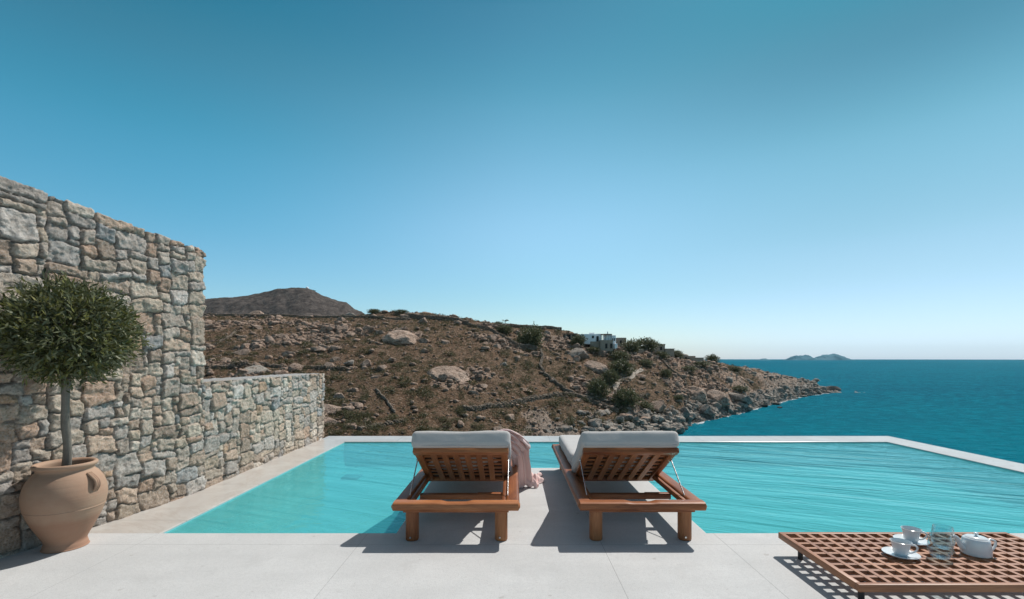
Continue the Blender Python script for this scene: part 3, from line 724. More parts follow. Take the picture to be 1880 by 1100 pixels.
def make_lounger(label, loc, w=0.785, seed=1):
    t = thing('sun_lounger', label, 'sun lounger', loc, 0, 'teak loungers on the pool tongue')
    hw = w / 2; L = 2.02; zt_, th = 0.245, 0.048; rw = 0.088; zc = zt_ - th / 2
    # frame rails with round noses; the end rail has a shallow hand scoop in its top
    boards('side_rail', [((-hw + rw / 2, L / 2, zc), (0, L - 2 * 0.001, 0), (rw, 0, 0), (0, 0, th))], M['teak'], t, 0.019, 5)
    boards('side_rail', [((hw - rw / 2, L / 2, zc), (0, L - 2 * 0.001, 0), (rw, 0, 0), (0, 0, th))], M['teak'], t, 0.019, 5)
    # end rails butt proud of the side rails
    bm = bmesh.new(); uvl = bm.loops.layers.uv.new('UVMap')
    def end_rail(y0, scoop):
        nx_, prof_ = 64, []
        for a in np.linspace(0, 2 * math.pi, 28, endpoint=False):
            c, s_ = math.cos(a), math.sin(a); e4 = 0.55
            prof_.append((math.copysign(abs(c) ** e4, c) * 0.046, math.copysign(abs(s_) ** e4, s_) * (th / 2 + 0.0025)))
        rows = []
        for i in range(nx_ + 1):
            x = -hw - 0.003 + (w + 0.006) * i / nx_; row = []
            ends_ = min(1, math.sqrt(max(0, 1 - max(0, 1 - (min(i, nx_ - i) / nx_ * w) / 0.018) ** 2)) + 0.25)
            for (py, pz) in prof_:
                z = pz * ends_
                if scoop and z > 0:
                    k_ = max(0, 1 - abs(x) / 0.10); z -= 0.010 * min(1, k_ * 2.4) * (1 if py > -0.01 else 0.35)
                row.append(bm.verts.new((x, y0 + 0.046 + py * (ends_ * .5 + .5), zc + z)))
            rows.append(row)
        n_ = len(prof_)
        for i in range(nx_):
            for j in range(n_):
                f = bm.faces.new([rows[i][j], rows[i + 1][j], rows[i + 1][(j + 1) % n_], rows[i][(j + 1) % n_]])
                for lp in f.loops: lp[uvl].uv = (lp.vert.co.x + 3 * seed + y0, lp.vert.co.z + lp.vert.co.y * 0.7 + seed)
        bm.faces.new(rows[0]); bm.faces.new(rows[-1][::-1])
    end_rail(0.0, True); bmesh.ops.recalc_face_normals(bm, faces=bm.faces)
    bm_obj('end_rail', bm, M['teak_pale'] if seed == 1 else M['teak'], t, True, 50)
    bm = bmesh.new(); uvl = bm.loops.layers.uv.new('UVMap')
    end_rail(L - 0.092, False); bmesh.ops.recalc_face_normals(bm, faces=bm.faces)
    bm_obj('end_rail', bm, M['teak'], t, True, 50)
    # under-frame between the legs
    zu = zt_ - th - 0.0075
    boards('under_frame', [((0, 0.062, zu), (w - 0.135, 0, 0), (0, 0.075, 0), (0, 0, 0.014)), ((0, L - 0.062, zu), (w - 0.135, 0, 0), (0, 0.075, 0), (0, 0, 0.014)),
                           ((-hw + rw + 0.011, L / 2, zc - 0.005), (0, L - 0.19, 0), (0.022, 0, 0), (0, 0, 0.034)), ((hw - rw - 0.011, L / 2, zc - 0.005), (0, L - 0.19, 0), (0.022, 0, 0), (0, 0, 0.034))], M['teak'], t, 0.003)
    for sx_ in (-1, 1):
        for yy in (0.075, L - 0.085):
            lx = sx_ * (hw - 0.115)
            bm = bmesh.new(); uvl = bm.loops.layers.uv.new('UVMap'); n_ = 32; rows = []
            for (rr, z) in ((0.030, 0.001), (0.036, 0.001), (0.0395, 0.006), (0.040, 0.012), (0.040, zu - 0.008)):
                row = []
                for i in range(n_):
                    a = 2 * math.pi * i / n_; c, s_ = math.cos(a), math.sin(a); ex = 0.78
                    row.append(bm.verts.new((lx + math.copysign(abs(c) ** ex, c) * rr, yy + math.copysign(abs(s_) ** ex, s_) * rr, z)))
                rows.append(row)
            for j in range(len(rows) - 1):
                for i in range(n_):
                    f = bm.faces.new([rows[j][i], rows[j][(i + 1) % n_], rows[j + 1][(i + 1) % n_], rows[j + 1][i]])
                    for lp in f.loops: lp[uvl].uv = (lp.vert.co.z + yy * 5 + seed * 3, (lp.vert.co.x - lx) * 1.0 + (lp.vert.co.y - yy) * 0.8 + sx_ * 2)
            bm.faces.new(rows[0][::-1]); bm.faces.new(rows[-1])
            leg = bm_obj('leg', bm, M['teak_pale'] if (sx_ > 0 or seed == 2) else M['teak'], t, True, 50)
            if yy < 1 and not (seed == 2 and sx_ < 0):
                bm = bmesh.new(); bmesh.ops.create_cone(bm, cap_ends=True, segments=16, radius1=0.0065, radius2=0.006, depth=0.006, matrix=Matrix.Translation((lx + sx_ * -0.002 - 0.006, yy - 0.0425, 0.026)) @ Matrix.Rotation(R(90), 4, 'X'))
                bm_obj('bolt', bm, M['steel'], leg)
    # cross stretcher that stops the back support
    boards('stretcher', [((0, 0.36, 0.187), (w - 2 * rw - 0.046, 0, 0), (0, 0.045, 0), (0, 0, 0.034)), ((hw - rw - 0.11, 0.36, 0.2065), (0.17, 0, 0), (0, 0.04, 0), (0, 0, 0.005))], M['teak'], t, 0.003)
    # slats that carry the seat cushion
    sl = []
    for i in range(11):
        y = 0.98 + i * 0.092; sl.append(((0, y, zc + 0.004), (w - 2 * rw - 0.046, 0, 0), (0, 0.06, 0), (0, 0, 0.02)))
    boards('seat_slats', sl, M['teak'], t, 0.003)
    # back rest: hinged at y=.80, leaning towards the camera
    A = Vector((0, 0.87, 0.170)); Bt = Vector((0, 0.295, 0.515)); up = (Bt - A).normalized(); ln = (Bt - A).length
    nrm = Vector((0, -up.z, up.y)) * -1
    if nrm.z < 0: nrm = -nrm
    bw = 0.632; hb2 = bw / 2
    br_ = thing2 = bpy.data.objects.new('backrest', None)
    bpy.data.objects.remove(br_)
    X_ = Vector((1, 0, 0))
    fr = [(A + up * (ln - 0.032), X_ * (bw + 0.012), up * 0.060, nrm * 0.034),
          (A + up * 0.022, X_ * (bw - 0.09), up * 0.04, nrm * 0.030)]
    for s_ in (-1, 1): fr.append((A + up * (ln / 2 - 0.03) + X_ * s_ * (hb2 - 0.0225), up * (ln - 0.062), X_ * 0.045, nrm * 0.031))
    fr_o = boards('backrest', [tuple(tuple(q) for q in f_) for f_ in fr], M['teak_pale'] if seed == 1 else M['teak'], t, 0.004)
    v_sl = []; h_sl = []
    for i in range(6):
        x = -hb2 + 0.045 + (bw - 0.09) * (i + 1) / 7 ; v_sl.append((A + up * (ln / 2 - 0.012) + X_ * x - nrm * 0.0085, up * (ln - 0.105), X_ * 0.040, nrm * 0.013))
    for i in range(6):
        y = 0.040 + (ln - 0.10) * (i + 1) / 7; h_sl.append((A + up * y + nrm * 0.0065, X_ * (bw - 0.088), up * 0.031, nrm * 0.010))
    boards('lattice', [tuple(tuple(q) for q in f_) for f_ in v_sl + h_sl], M['teak_pale'], fr_o, 0.002, 1)
    boards('hole_shade', [tuple(tuple(q) for q in (A + up * (ln / 2 - 0.01) + nrm * 0.0135, X_ * (bw - 0.086), up * (ln - 0.10), nrm * 0.0030))], M['dark_opening'], fr_o, 0.0005, 1)  # dark sheet added behind the lattice so its holes look shaded
    # hand scoop in the top rail: a shallow oval let into the edge
    bm = bmesh.new(); bmesh.ops.create_uvsphere(bm, u_segments=32, v_segments=10, radius=1)
    bmesh.ops.scale(bm, vec=(0.075, 0.012, 0.005), verts=bm.verts)
    o = bm_obj('hand_grip', bm, M['teak_pale'], fr_o, True); o.location = A + up * (ln - 0.014) - nrm * 0.0155; o.rotation_euler = (math.atan2(up.z, up.y), 0, 0)
    for s_ in (-1, 1):
        p0 = A + up * (ln * 0.72) + X_ * s_ * (hb2 + 0.004) - nrm * 0.0; p1 = Vector((s_ * (hb2 + (0.0 if s_ > 0 else -0.0)), 0.13, 0.205))
        rod = tube('support_rod', [p0 - nrm * 0.005, p1 + (p0 - p1) * 0.002], 0.0042, M['steel'], t, 8)
        bm = bmesh.new(); bmesh.ops.create_uvsphere(bm, u_segments=12, v_segments=8, radius=0.009, matrix=Matrix.Translation(p0 - nrm * 0.006))
        bm_obj('rod_pin', bm, M['steel'], rod, True)
    # cushions
    ang = math.atan2(up.z, -up.y)
    bl = 0.66
    c = A + up * (0.045 + bl / 2) + nrm * (0.0165 + 0.058)
    rounded_box('back_cushion', 0.334, bl / 2, 0.058, 0.034, M['fabric'], t, c, (-ang, 0, 0), 26, 0.006, seed)
    rounded_box('seat_cushion', 0.327, 0.51, 0.055, 0.032, M['fabric'], t, (0, 1.455, 0.298), (0, 0, 0), 26, 0.006, seed + 5)
    # stitched piping along the cushion's back edge
    e0 = c + up * (bl / 2 - 0.012) - nrm * 0.052
    tube('piping', [e0 + X_ * x for x in np.linspace(-0.315, 0.315, 9)], 0.0035, M['fabric'], t, 6)
    return t
LA = make_lounger('left teak sun lounger with grey cushions and the pink towel over its side', (-0.345, 2.895, 0), seed=1)
LB = make_lounger('right teak sun lounger with grey cushions and nothing lying on it', (0.802, 2.90, 0), seed=2)

# pink towel
def make_towel():
    ctrl = [(-0.17, 3.35, 0.592), (-0.09, 3.39, 0.585), (-0.03, 3.46, 0.555), (0.028, 3.62, 0.48), (0.068, 3.84, 0.38), (0.088, 4.02, 0.20), (0.100, 4.14, 0.035), (0.12, 4.20, 0.018)]
    n, m_ = 90, 54
    Cn = spline(ctrl, n)
    V = np.zeros((n, m_, 3)); T = np.gradient(Cn, axis=0); T /= np.linalg.norm(T, axis=1)[:, None]
    for i in range(n):
        f = i / (n - 1)
        side = np.array([0.42, 0.90, 0.0]) * (1 - f) + np.array([0.80, 0.60, 0.0]) * f
        side = side - T[i] * side.dot(T[i]); side /= np.linalg.norm(side)
        nn = np.cross(side, T[i]); nn = nn if nn[0] + nn[2] > 0 else -nn
        wd = 0.055 + 0.065 * f; amp = 0.013 + 0.012 * f
        amp *= sstep(0, 0.12, np.array(f)) * 0.9 + 0.1
        for j in range(m_):
            g = j / (m_ - 1) * 2 - 1
            ph = 7.5 * g + 1.2 * math.sin(3 * f + g) + 0.8 * math.sin(7 * f)
            pl = math.sin(ph * 1.6) * amp + 0.35 * amp * math.sin(ph * 4.1 + 5 * f)
            droop = -0.03 * g * g * (1 - f)
            V[i, j] = Cn[i] + side * (g * wd + 0.35 * amp * math.cos(ph * 1.6)) + nn * pl + np.array([0, 0, droop])
            V[i, j, 2] = max(V[i, j, 2], 0.004)
    m = raw_mesh('towel', V.reshape(-1, 3), grid_faces(n, m_), True)
    o = link('towel', m, M['towel'])
    md = o.modifiers.new('thickness', 'SOLIDIFY'); md.thickness = 0.006
    tag(o, 'pale pink towel hanging over the side of the left lounger down to the deck', 'towel')
    # the crumpled end lying on the deck
    n2, k2 = 60, 40; W = np.zeros((n2, k2, 3))
    for i in range(n2):
        for j in range(k2):
            u, v = i / (n2 - 1), j / (k2 - 1)
            x = 0.13 + 0.15 * u + 0.02 * math.sin(9 * v); y = 4.18 + 0.32 * (v - .1) + 0.16 * u
            e_ = math.sin(math.pi * u) ** 0.5 * math.sin(math.pi * v) ** 0.5
            h = (0.028 + 0.035 * math.sin(8 * u + 9 * v) + 0.03 * mnoise.noise(Vector((u * 6, v * 7, 2))) + 0.012 * math.sin(23 * v - 9 * u))
            W[i, j] = (x + 0.02 * mnoise.noise(Vector((u * 4, v * 4, 9))), y, 0.006 + max(0, h) * e_)
    mm = raw_mesh('crumpled_end', W.reshape(-1, 3), grid_faces(n2, k2), True)
    link('crumpled_end', mm, M['towel'], o)
    # darker woven border band with a fringe near the hem
make_towel()

# ------------------------------------------------------------------ coffee table
TX0, TX1, TY0, TY1, TZ = 1.548, 2.87, 2.12, 2.766, 0.12
tb = thing('coffee_table', 'low slatted teak lattice table on short black legs at the pool edge', 'table', ((TX0 + TX1) / 2, (TY0 + TY1) / 2, 0))
cx_, cy_ = (TX0 + TX1) / 2, (TY0 + TY1) / 2
tw_, td_ = TX1 - TX0, TY1 - TY0; fw_ = 0.026; th_ = 0.034
boards('frame', [((0, -td_ / 2 + fw_ / 2, TZ - th_ / 2), (tw_, 0, 0), (0, fw_, 0), (0, 0, th_)), ((0, td_ / 2 - fw_ / 2, TZ - th_ / 2), (tw_, 0, 0), (0, fw_, 0), (0, 0, th_)),
                 ((-tw_ / 2 + fw_ / 2, 0, TZ - th_ / 2 - .001), (0, td_ - 2 * fw_ - 0.002, 0), (fw_, 0, 0), (0, 0, th_)), ((tw_ / 2 - fw_ / 2, 0, TZ - th_ / 2 - .001), (0, td_ - 2 * fw_ - 0.002, 0), (fw_, 0, 0), (0, 0, th_))], M['teak_table'], tb, 0.0025)
lat = []
nxh, nyh = 19, 9
ixw, iyw = tw_ - 2 * fw_, td_ - 2 * fw_
for i in range(1, nxh):
    lat.append(((-ixw / 2 + ixw * i / nxh, 0, TZ - 0.0105), (0, iyw, 0), (0.022, 0, 0), (0, 0, 0.017)))
for j in range(1, nyh):
    lat.append(((0, -iyw / 2 + iyw * j / nyh, TZ - 0.0125), (ixw, 0, 0), (0, 0.024, 0), (0, 0, 0.018)))
boards('lattice_top', lat, M['teak_table'], tb, 0.0015, 1)
for sx_ in (-1, 1):
    for sy_ in (-1, 1):
        lx, ly = sx_ * (tw_ / 2 - 0.075), sy_ * (td_ / 2 - 0.09)
        bm = bmesh.new(); bmesh.ops.create_cone(bm, cap_ends=True, segments=20, radius1=0.013, radius2=0.014, depth=TZ - th_ + 0.006, matrix=Matrix.Translation((lx, ly, (TZ - th_ + 0.006) / 2)))
        if sy_ < 0: ly -= 0
        bm_obj('leg', bm, M['black_metal'], tb, True, 40)

def cup_set(loc, ang, which):
    t = thing('saucer', 'white china saucer under the %s teacup' % which, 'saucer', loc, 0, 'white saucers on the table')
    lathe('plate', [(0.0, 0.004), (0.045, 0.004), (0.05, 0.001), (0.054, 0.001), (0.06, 0.006), (0.082, 0.014), (0.089, 0.0175), (0.09, 0.019), (0.0885, 0.0205), (0.08, 0.0175), (0.055, 0.0095), (0.048, 0.008), (0.0, 0.008)], M['china'], t, 64)
    c = thing('teacup', 'white china teacup with a loop handle, %s of the two cups' % which, 'cup', Vector(loc) + Vector((0, 0, 0.0083)), ang, 'white teacups on the table')
    lathe('bowl', [(0.0, 0.003), (0.024, 0.003), (0.026, 0.0), (0.029, 0.0), (0.031, 0.004), (0.036, 0.010), (0.040, 0.02), (0.042, 0.045), (0.046, 0.066), (0.0515, 0.079), (0.052, 0.081), (0.0505, 0.0815), (0.044, 0.068), (0.039, 0.045), (0.036, 0.02), (0.03, 0.009), (0.0, 0.007)], M['china'], c, 56)
    hp = spline([(0.045, 0, 0.069), (0.062, 0, 0.071), (0.073, 0, 0.060), (0.069, 0, 0.042), (0.053, 0, 0.026), (0.038, 0, 0.020)], 22)
    V, Fc = tube_arrays(hp, 0.0048, 10); V[:, 1] *= 1.5
    m = raw_mesh('handle', V, Fc, True); link('handle', m, M['china'], c)
    c.scale = t.scale = (0.88, 0.88, 0.86); c.location.z = TZ + 0.0083 * 0.86
    lathe('coffee', [(0.0, 0.058), (0.0405, 0.058)], mat_plain('milk_tea_' + which, (0.42, 0.40, 0.37), 0.2), c, 32)
def on_table(px, py):
    Y = F * (CH - TZ) / (py - HY); return ((px - CX) / F * Y, Y, TZ)
cup_set(on_table(1654, 1021), R(-42), 'nearer'); cup_set(on_table(1673, 996), R(-42), 'farther')
def tumbler(loc, label, s=1.0):
    o = lathe('glass_tumbler', [(0.0, 0.0), (0.026 * s, 0.0), (0.036 * s, 0.008 * s), (0.0455 * s, 0.030 * s), (0.047 * s, 0.045 * s), (0.044 * s, 0.072 * s), (0.038 * s, 0.105 * s), (0.0372 * s, 0.106 * s), (0.0364 * s, 0.105 * s), (0.0424 * s, 0.072 * s), (0.0452 * s, 0.045 * s), (0.0435 * s, 0.031 * s), (0.034 * s, 0.012 * s), (0.022 * s, 0.009 * s), (0.0, 0.009 * s)], M['glass'], None, 64, loc)
    tag(o, label, 'glass', 'glass tumblers beside the teapot')
tumbler(on_table(1726, 1024), 'stemless glass tumbler nearer to the camera, beside the teapot spout', 1.10)
tumbler(on_table(1731, 1006), 'stemless glass tumbler standing behind the other tumbler', 1.10)
tp_ = thing('teapot', 'white china teapot with a knobbed lid, spout pointing left', 'teapot', on_table(1792, 1017), R(-8)); tp_.scale = (0.84, 0.84, 0.86)
lathe('pot_body', [(0.0, 0.002), (0.062, 0.002), (0.068, 0.0), (0.0735, 0.004), (0.0745, 0.012), (0.071, 0.05), (0.066, 0.082), (0.063, 0.092), (0.058, 0.0975), (0.05, 0.099), (0.049, 0.097), (0.0, 0.097)], M['china'], tp_, 64)
lid = lathe('lid', [(0.052, 0.0975), (0.053, 0.100), (0.048, 0.1045), (0.02, 0.108), (0.0, 0.1085)], M['china'], tp_, 56)
lathe('knob', [(0.0, 0.107), (0.007, 0.107), (0.0065, 0.115), (0.0105, 0.120), (0.0115, 0.126), (0.008, 0.1295), (0.0, 0.130)], M['china'], lid, 24)
sp_ = spline([(-0.055, 0, 0.030), (-0.078, 0, 0.042), (-0.092, 0, 0.066), (-0.104, 0, 0.090), (-0.121, 0, 0.101), (-0.128, 0, 0.100)], 26)
tube('spout', sp_, np.interp(np.linspace(0, 1, 26), [0, .3, .7, 1], [0.021, 0.015, 0.0095, 0.0075]), M['china'], tp_, 16)
hp = spline([(0.058, 0, 0.086), (0.08, 0, 0.090), (0.101, 0, 0.083), (0.106, 0, 0.064), (0.096, 0, 0.040), (0.078, 0, 0.022), (0.068, 0, 0.018)], 30)
V, Fc = tube_arrays(hp, 0.0058, 12); V[:, 1] *= 1.6
link('handle', raw_mesh('handle', V, Fc, True), M['china'], tp_)

# ------------------------------------------------------------------ the hillside across the bay
SEA = CH - 25.0
KX = [155, 375, 500, 560, 650, 700, 780, 830, 900, 960, 1045, 1065, 1100, 1150, 1200, 1250, 1300, 1350, 1400, 1440, 1480, 1500, 1512, 1540, 1575]
KY = [578, 579, 579, 582, 578, 572, 575, 581, 591, 599, 606, 614, 633, 641, 646, 658, 665, 672, 681, 689, 700, 709, 716, 740, 770]
KZ = [240, 240, 238, 235, 230, 226, 225, 225, 225, 230, 236, 232, 226, 230, 245, 262, 277, 300, 320, 335, 345, 350, 352, 352, 352]
NX = [155, 375, 640, 900, 1050, 1150, 1249, 1270, 1307, 1355, 1400, 1432, 1464, 1500, 1512, 1540, 1575]
NZ = [84, 86, 90, 105, 125, 140, 160, 184, 194, 214, 245, 270, 300, 328, 342, 346, 348]
US = np.arange(-0.93, 0.745, 0.0023)
ZS = np.r_[np.geomspace(20, 80, 26)[:-1], np.arange(80, 400, 0.85), np.geomspace(400, 560, 16)]
U, Z2 = np.meshgrid(US, ZS, indexing='ij')
XP = U * F + CX
yr = np.interp(XP, KX, KY); zr = np.interp(XP, KX, KZ); zn = np.interp(XP, NX, NZ)
hr = -(yr - HY) / F * zr
yn = np.interp(XP, [155, 1160, 1249, 1600], [800, 800, 797, 797])
hn = np.maximum(-(yn - HY) / F * zn, -25.6)
t_ = (Z2 - zn) / (zr - zn)
tt = np.clip(t_, 0, 1)
coast = sstep(1120, 1300, XP)
g_ = tt * (1 - coast) + (1 - (1 - tt) ** 1.5) * coast
h = hn + (hr - hn) * g_
beh = np.maximum(Z2 - zr, 0); slope_b = np.interp(XP, [155, 800, 1100, 1575], [0.03, 0.10, 0.22, 0.35])
h = np.where(t_ > 1, hr - slope_b * beh - 0.002 * beh ** 1.5 * coast, h)
fr_ = np.maximum(zn - Z2, 0)
h = np.where(t_ < 0, np.maximum(hn - fr_ * 0.16, -24.0 - 4.5 * sstep(950, 1180, XP)), h)
h = np.where((Z2 < 60), h * sstep(16, 60, Z2) + (-6.5 - 0.35 * Z2) * (1 - sstep(16, 60, Z2)), h)
h = np.where((Z2 < 75) & (XP > 1100), np.minimum(h, -0.24 * Z2 - 4), h)
XW = U * Z2
# relief
on = sstep(-0.25, 0.02, t_) * sstep(1.9, 1.0, t_)
ridge_keep = 1 - 0.55 * np.exp(-((t_ - 1) / 0.05) ** 2)
wx = XW + 3 * fbm(XW / 14, Z2 / 14, 3, 40); wz = Z2 + 3 * fbm(XW / 14, Z2 / 14, 3, 44)
rel = 1.3 * fbm(XW / 34, Z2 / 34, 4, 3) * ridge_keep * sstep(-0.1, 0.25, t_)
m_out = fbm(XW / 30, Z2 / 22, 4, 60)
shore = sstep(6.5, 0.5, h - SEA) * sstep(1130, 1260, XP) 
lowrock = sstep(0.16, 0.0, t_ + 0.12 * fbm(XW / 12, Z2 / 12, 3, 71)) * sstep(860, 1020, XP)
tipr = sstep(1330, 1480, XP)
calmz = sstep(650, 730, XP) * sstep(1090, 1010, XP) * sstep(0.64, 0.50, t_)
rockm = np.clip(sstep(0.20, 0.42, m_out - 0.42 * calmz + 0.22 * sstep(620, 420, XP) * sstep(.3, .7, t_) + 0.30 * sstep(1040, 1180, XP)) + shore + lowrock + tipr, 0, 1)
f1, f2, idc = cell(wx / 5.5, wz / 4.2, 80); fa, fb_, idf = cell(wx / 2.0, wz / 1.7, 90); fc_, fd_, idg = cell(wx / 0.95 + idf * 3, wz / 0.9, 95)
block = (idc * 2.4 - 0.6) * sstep(0.0, 0.25, f2 - f1) + (idf - .4) * 0.9 * sstep(0, 0.22, fb_ - fa) + (idg - .5) * 0.28 * sstep(0, .25, fd_ - fc_)
terr = (np.floor(h / 1.7 + 0.5 * fbm(XW / 20, Z2 / 20, 2, 19)) * 1.7 - h)
h2 = h + rel + rockm * (block * (1.15 + 0.8 * tipr) * (0.55 + 0.45 * (shore + lowrock > .3))) * ridge_keep + 0.22 * (1 - rockm) * terr * sstep(0.05, 0.3, t_) * (1 - coast)
h2 += 0.16 * fbm(XW / 2.2, Z2 / 2.2, 4, 6) + (1 - rockm) * 0.22 * sstep(0.55, 0.2, fa) * (idf > 0.62) * (idf * 1.2)
h2 = h * (1 - on) + h2 * on
# keep the bay open beyond the shore line
h2 = np.where(t_ < -0.01, np.minimum(h2, h + 0.2 + 1.2 * sstep(-0.12, 0, t_)), h2)
green = 0.75 * np.clip(sstep(-0.05, 0.5, fbm(XW / 26, Z2 / 26, 4, 120)) * 0.7 + 0.15 + 0.5 * sstep(700, 600, XP) * sstep(.35, .1, t_), 0, 1)
greyc = np.clip(shore * 0.9 + 0.55 * tipr + 0.5 * lowrock + 0.25 * sstep(0.1, 0.5, fbm(XW / 16, Z2 / 16, 3, 130)), 0, 1)
V = np.stack([XW, Z2, h2 + CH], -1)
colT = np.stack([rockm, green, greyc], -1)
hill = link('hillside', raw_mesh('hillside', V.reshape(-1, 3), grid_faces(len(US), len(ZS)), True, colT.reshape(-1, 3)), M['terrain'])
struct(hill, 'dry rocky hillside running down to a headland in the sea')
HZ = h2 + CH
def ground(x, y):
    """height of the hillside under world point x, y"""
    if y < 21: return -5.0
    u = x / y; i = (u - US[0]) / 0.0023; i = min(max(i, 0), len(US) - 1.001); j = np.interp(y, ZS, np.arange(len(ZS))); j = min(j, len(ZS) - 1.001)
    a, b_ = int(i), int(j); fi, fj = i - a, j - b_
    return float((HZ[a, b_] * (1 - fi) + HZ[a + 1, b_] * fi) * (1 - fj) + (HZ[a, b_ + 1] * (1 - fi) + HZ[a + 1, b_ + 1] * fi) * fj)
ELEV = (HZ - CH) / Z2
J0 = int(np.searchsorted(ZS, 84))
def site(px, py):
    """the spot of the hillside seen at photo pixel px, py"""
    u = (px - CX) / F; i = int(round((u - US[0]) / 0.0023)); i = min(max(i, 0), len(US) - 1)
    tgt = -(py - HY) / F; e_ = ELEV[i]
    for j in range(J0, len(ZS)):
        if e_[j] >= tgt: break
    else: j = int(np.argmax(e_[J0:])) + J0
    return Vector((u * ZS[j], ZS[j], HZ[i, j]))
M_per_px = lambda p: p.y / F

# sea, far mountain, island
ang_ = np.linspace(R(-80), R(80), 161); rads = np.geomspace(18, 14000, 90)
A2, R2 = np.meshgrid(ang_, rads, indexing='ij')
V = np.stack([R2 * np.sin(A2), R2 * np.cos(A2), np.full_like(A2, SEA)], -1)
struct(link('sea', raw_mesh('sea', V.reshape(-1, 3), grid_faces(161, 90), True), M['sea']), 'deep teal sea reaching to the horizon')

t = NT('mountain_scrub'); v = t.pos(); n1 = t.noise(v, 0.045, 7, 0.75); n2 = t.noise(v, 0.12, 5, 0.7)
c = t.mix(t.ramp(n1, [(0.38, 0.0), (0.62, 1.0)]), (0.045, 0.038, 0.036), (0.125, 0.105, 0.095)); c = t.mix(t.ramp(n2, [(0.56, 0.0), (0.66, 0.55)]), c, (0.21, 0.18, 0.155))
M['mountain'] = t.finish(c, 1.0, t.bump(n1, 0.8, 6.0), **{'Specular IOR Level': 0.0})
MXp = [150, 300, 375, 430, 465, 490, 510, 530, 548, 562, 572, 582, 595, 610, 622, 636, 643, 652, 664, 700, 760]
MYp = [556, 553, 551, 547, 543, 537, 532, 530.5, 530, 532, 534, 540, 546, 551, 554, 556, 562, 570, 574, 600, 640]
us = np.linspace(-0.92, -0.2, 380); zs = np.linspace(900, 2100, 90)
U3, Z3 = np.meshgrid(us, zs, indexing='ij')
top_ = -(np.interp(U3 * F + CX, MXp, MYp) - HY) / F * 1500
q = np.where(Z3 < 1500, sstep(850, 1500, Z3) ** 0.8, sstep(2150, 1500, Z3))
hh = -20 + (top_ + 20) * q
hh = hh + (9 * fbm(U3 * 1500 / 160, Z3 / 160, 5, 7) * (1 - np.exp(-((Z3 - 1500) / 90) ** 2)) + 2.2 * fbm(U3 * 1500 / 28, Z3 / 28, 4, 9) - 1.2)
V = np.stack([U3 * Z3, Z3, hh + CH], -1)
struct(link('mountain', raw_mesh('mountain', V.reshape(-1, 3), grid_faces(380, 90), True), M['mountain']), 'dark grey brown mountain behind the hillside')
def mount(px, up=0.0):
    u = (px - CX) / F; yv = np.interp(px, MXp, MYp); return Vector((u * 1500, 1500, -(yv - HY) / F * 1500 + CH + up))
t = NT('hazed_island_rock'); n1 = t.noise(t.pos(), 0.006, 6, 0.65)
M['island'] = t.finish(t.mix(t.ramp(n1, [(0.4, 0.0), (0.6, 1.0)]), (0.06, 0.17, 0.23), (0.13, 0.27, 0.34)), 1.0, None, **{'Specular IOR Level': 0.0})  # distance haze painted into the island's colour as blue
def island(prof, Zc, depth, label, seed):
    xs = np.linspace(prof[0][0], prof[-1][0], 150); d = np.linspace(-1, 1, 31)
    XX, DD = np.meshgrid(xs, d, indexing='ij')
    hs = 1.15 * np.interp(XX, [p[0] for p in prof], [p[1] for p in prof]) / F * Zc
    H_ = hs * (1 - np.abs(DD) ** 1.6) + 9 * fbm(XX / 3, DD * 3, 4, seed) * (1 - DD ** 2) * (hs > 4) - 2
    V = np.stack([(XX - CX) / F * Zc, Zc + DD * depth, SEA + H_], -1)
    struct(link('island', raw_mesh('island', V.reshape(-1, 3), grid_faces(150, 31), True), M['island']), label)
island([(1447, 0), (1451, 4), (1457, 6.5), (1466, 7.5), (1472, 7), (1478, 8.5), (1484, 8), (1489, 3.5), (1494, 3), (1501, 5), (1509, 8), (1516, 9), (1522, 8.5), (1530, 10.5), (1537, 9.5), (1544, 7), (1551, 4), (1558, 1.5), (1562, 0)], 6500, 160, 'hazy blue two-humped island on the horizon', 4)
island([(1388, 0), (1392, 1.5), (1396, 1), (1401, 2.4), (1405, 2.6), (1408, 1), (1414, 0)], 6500, 120, 'tiny islet left of the big island', 6)

# ------------------------------------------------------------------ boulders
def boulder_mesh(seed, sub=3, flat=1.0, cuts=15):
    bm = bmesh.new(); bmesh.ops.create_icosphere(bm, subdivisions=sub, radius=1)
    rg = random.Random(seed)
    pl = [(Vector((rg.gauss(0, 1), rg.gauss(0, 1), rg.gauss(0, 1))).normalized(), rg.uniform(0.52, 0.92)) for _ in range(cuts)]
    o_ = Vector((seed * 3.7, seed * 1.3, 0)); RT = Matrix.Rotation(rg.uniform(0, 6), 3, 'Z') @ Matrix.Rotation(rg.uniform(-.6, .6), 3, 'X')
    for v in bm.verts:
        p = v.co.copy()
        ex = 5.0 if seed != 991 else 2.4
        p /= (abs(p.x) ** ex + abs(p.y) ** ex + abs(p.z) ** ex) ** (1 / ex)
        p = RT @ p * 0.92; p *= 1 + 0.16 * mnoise.noise(p * 1.3 + o_)
        for n_, d_ in pl:
            k = p.dot(n_) - d_
            if k > 0: p -= n_ * k * 0.97
        p *= 1 + 0.05 * mnoise.noise(p * 5 + o_) + 0.02 * mnoise.noise(p * 12 + o_)
        if seed == 991: p *= 1 + 0.09 * mnoise.noise(p * 2.6 + o_) + 0.07 * abs(mnoise.noise(p * 5.5)) + 0.035 * mnoise.noise(p * 15)
        p.z *= flat; v.co = p
    m = bpy.data.meshes.new('boulder'); bm.to_mesh(m); bm.free()
    if sub > 2:
        m.polygons.foreach_set('use_smooth', np.ones(len(m.polygons), dtype=bool)); m.set_sharp_from_angle(angle=R(20))
    return m
ROCKS = {}
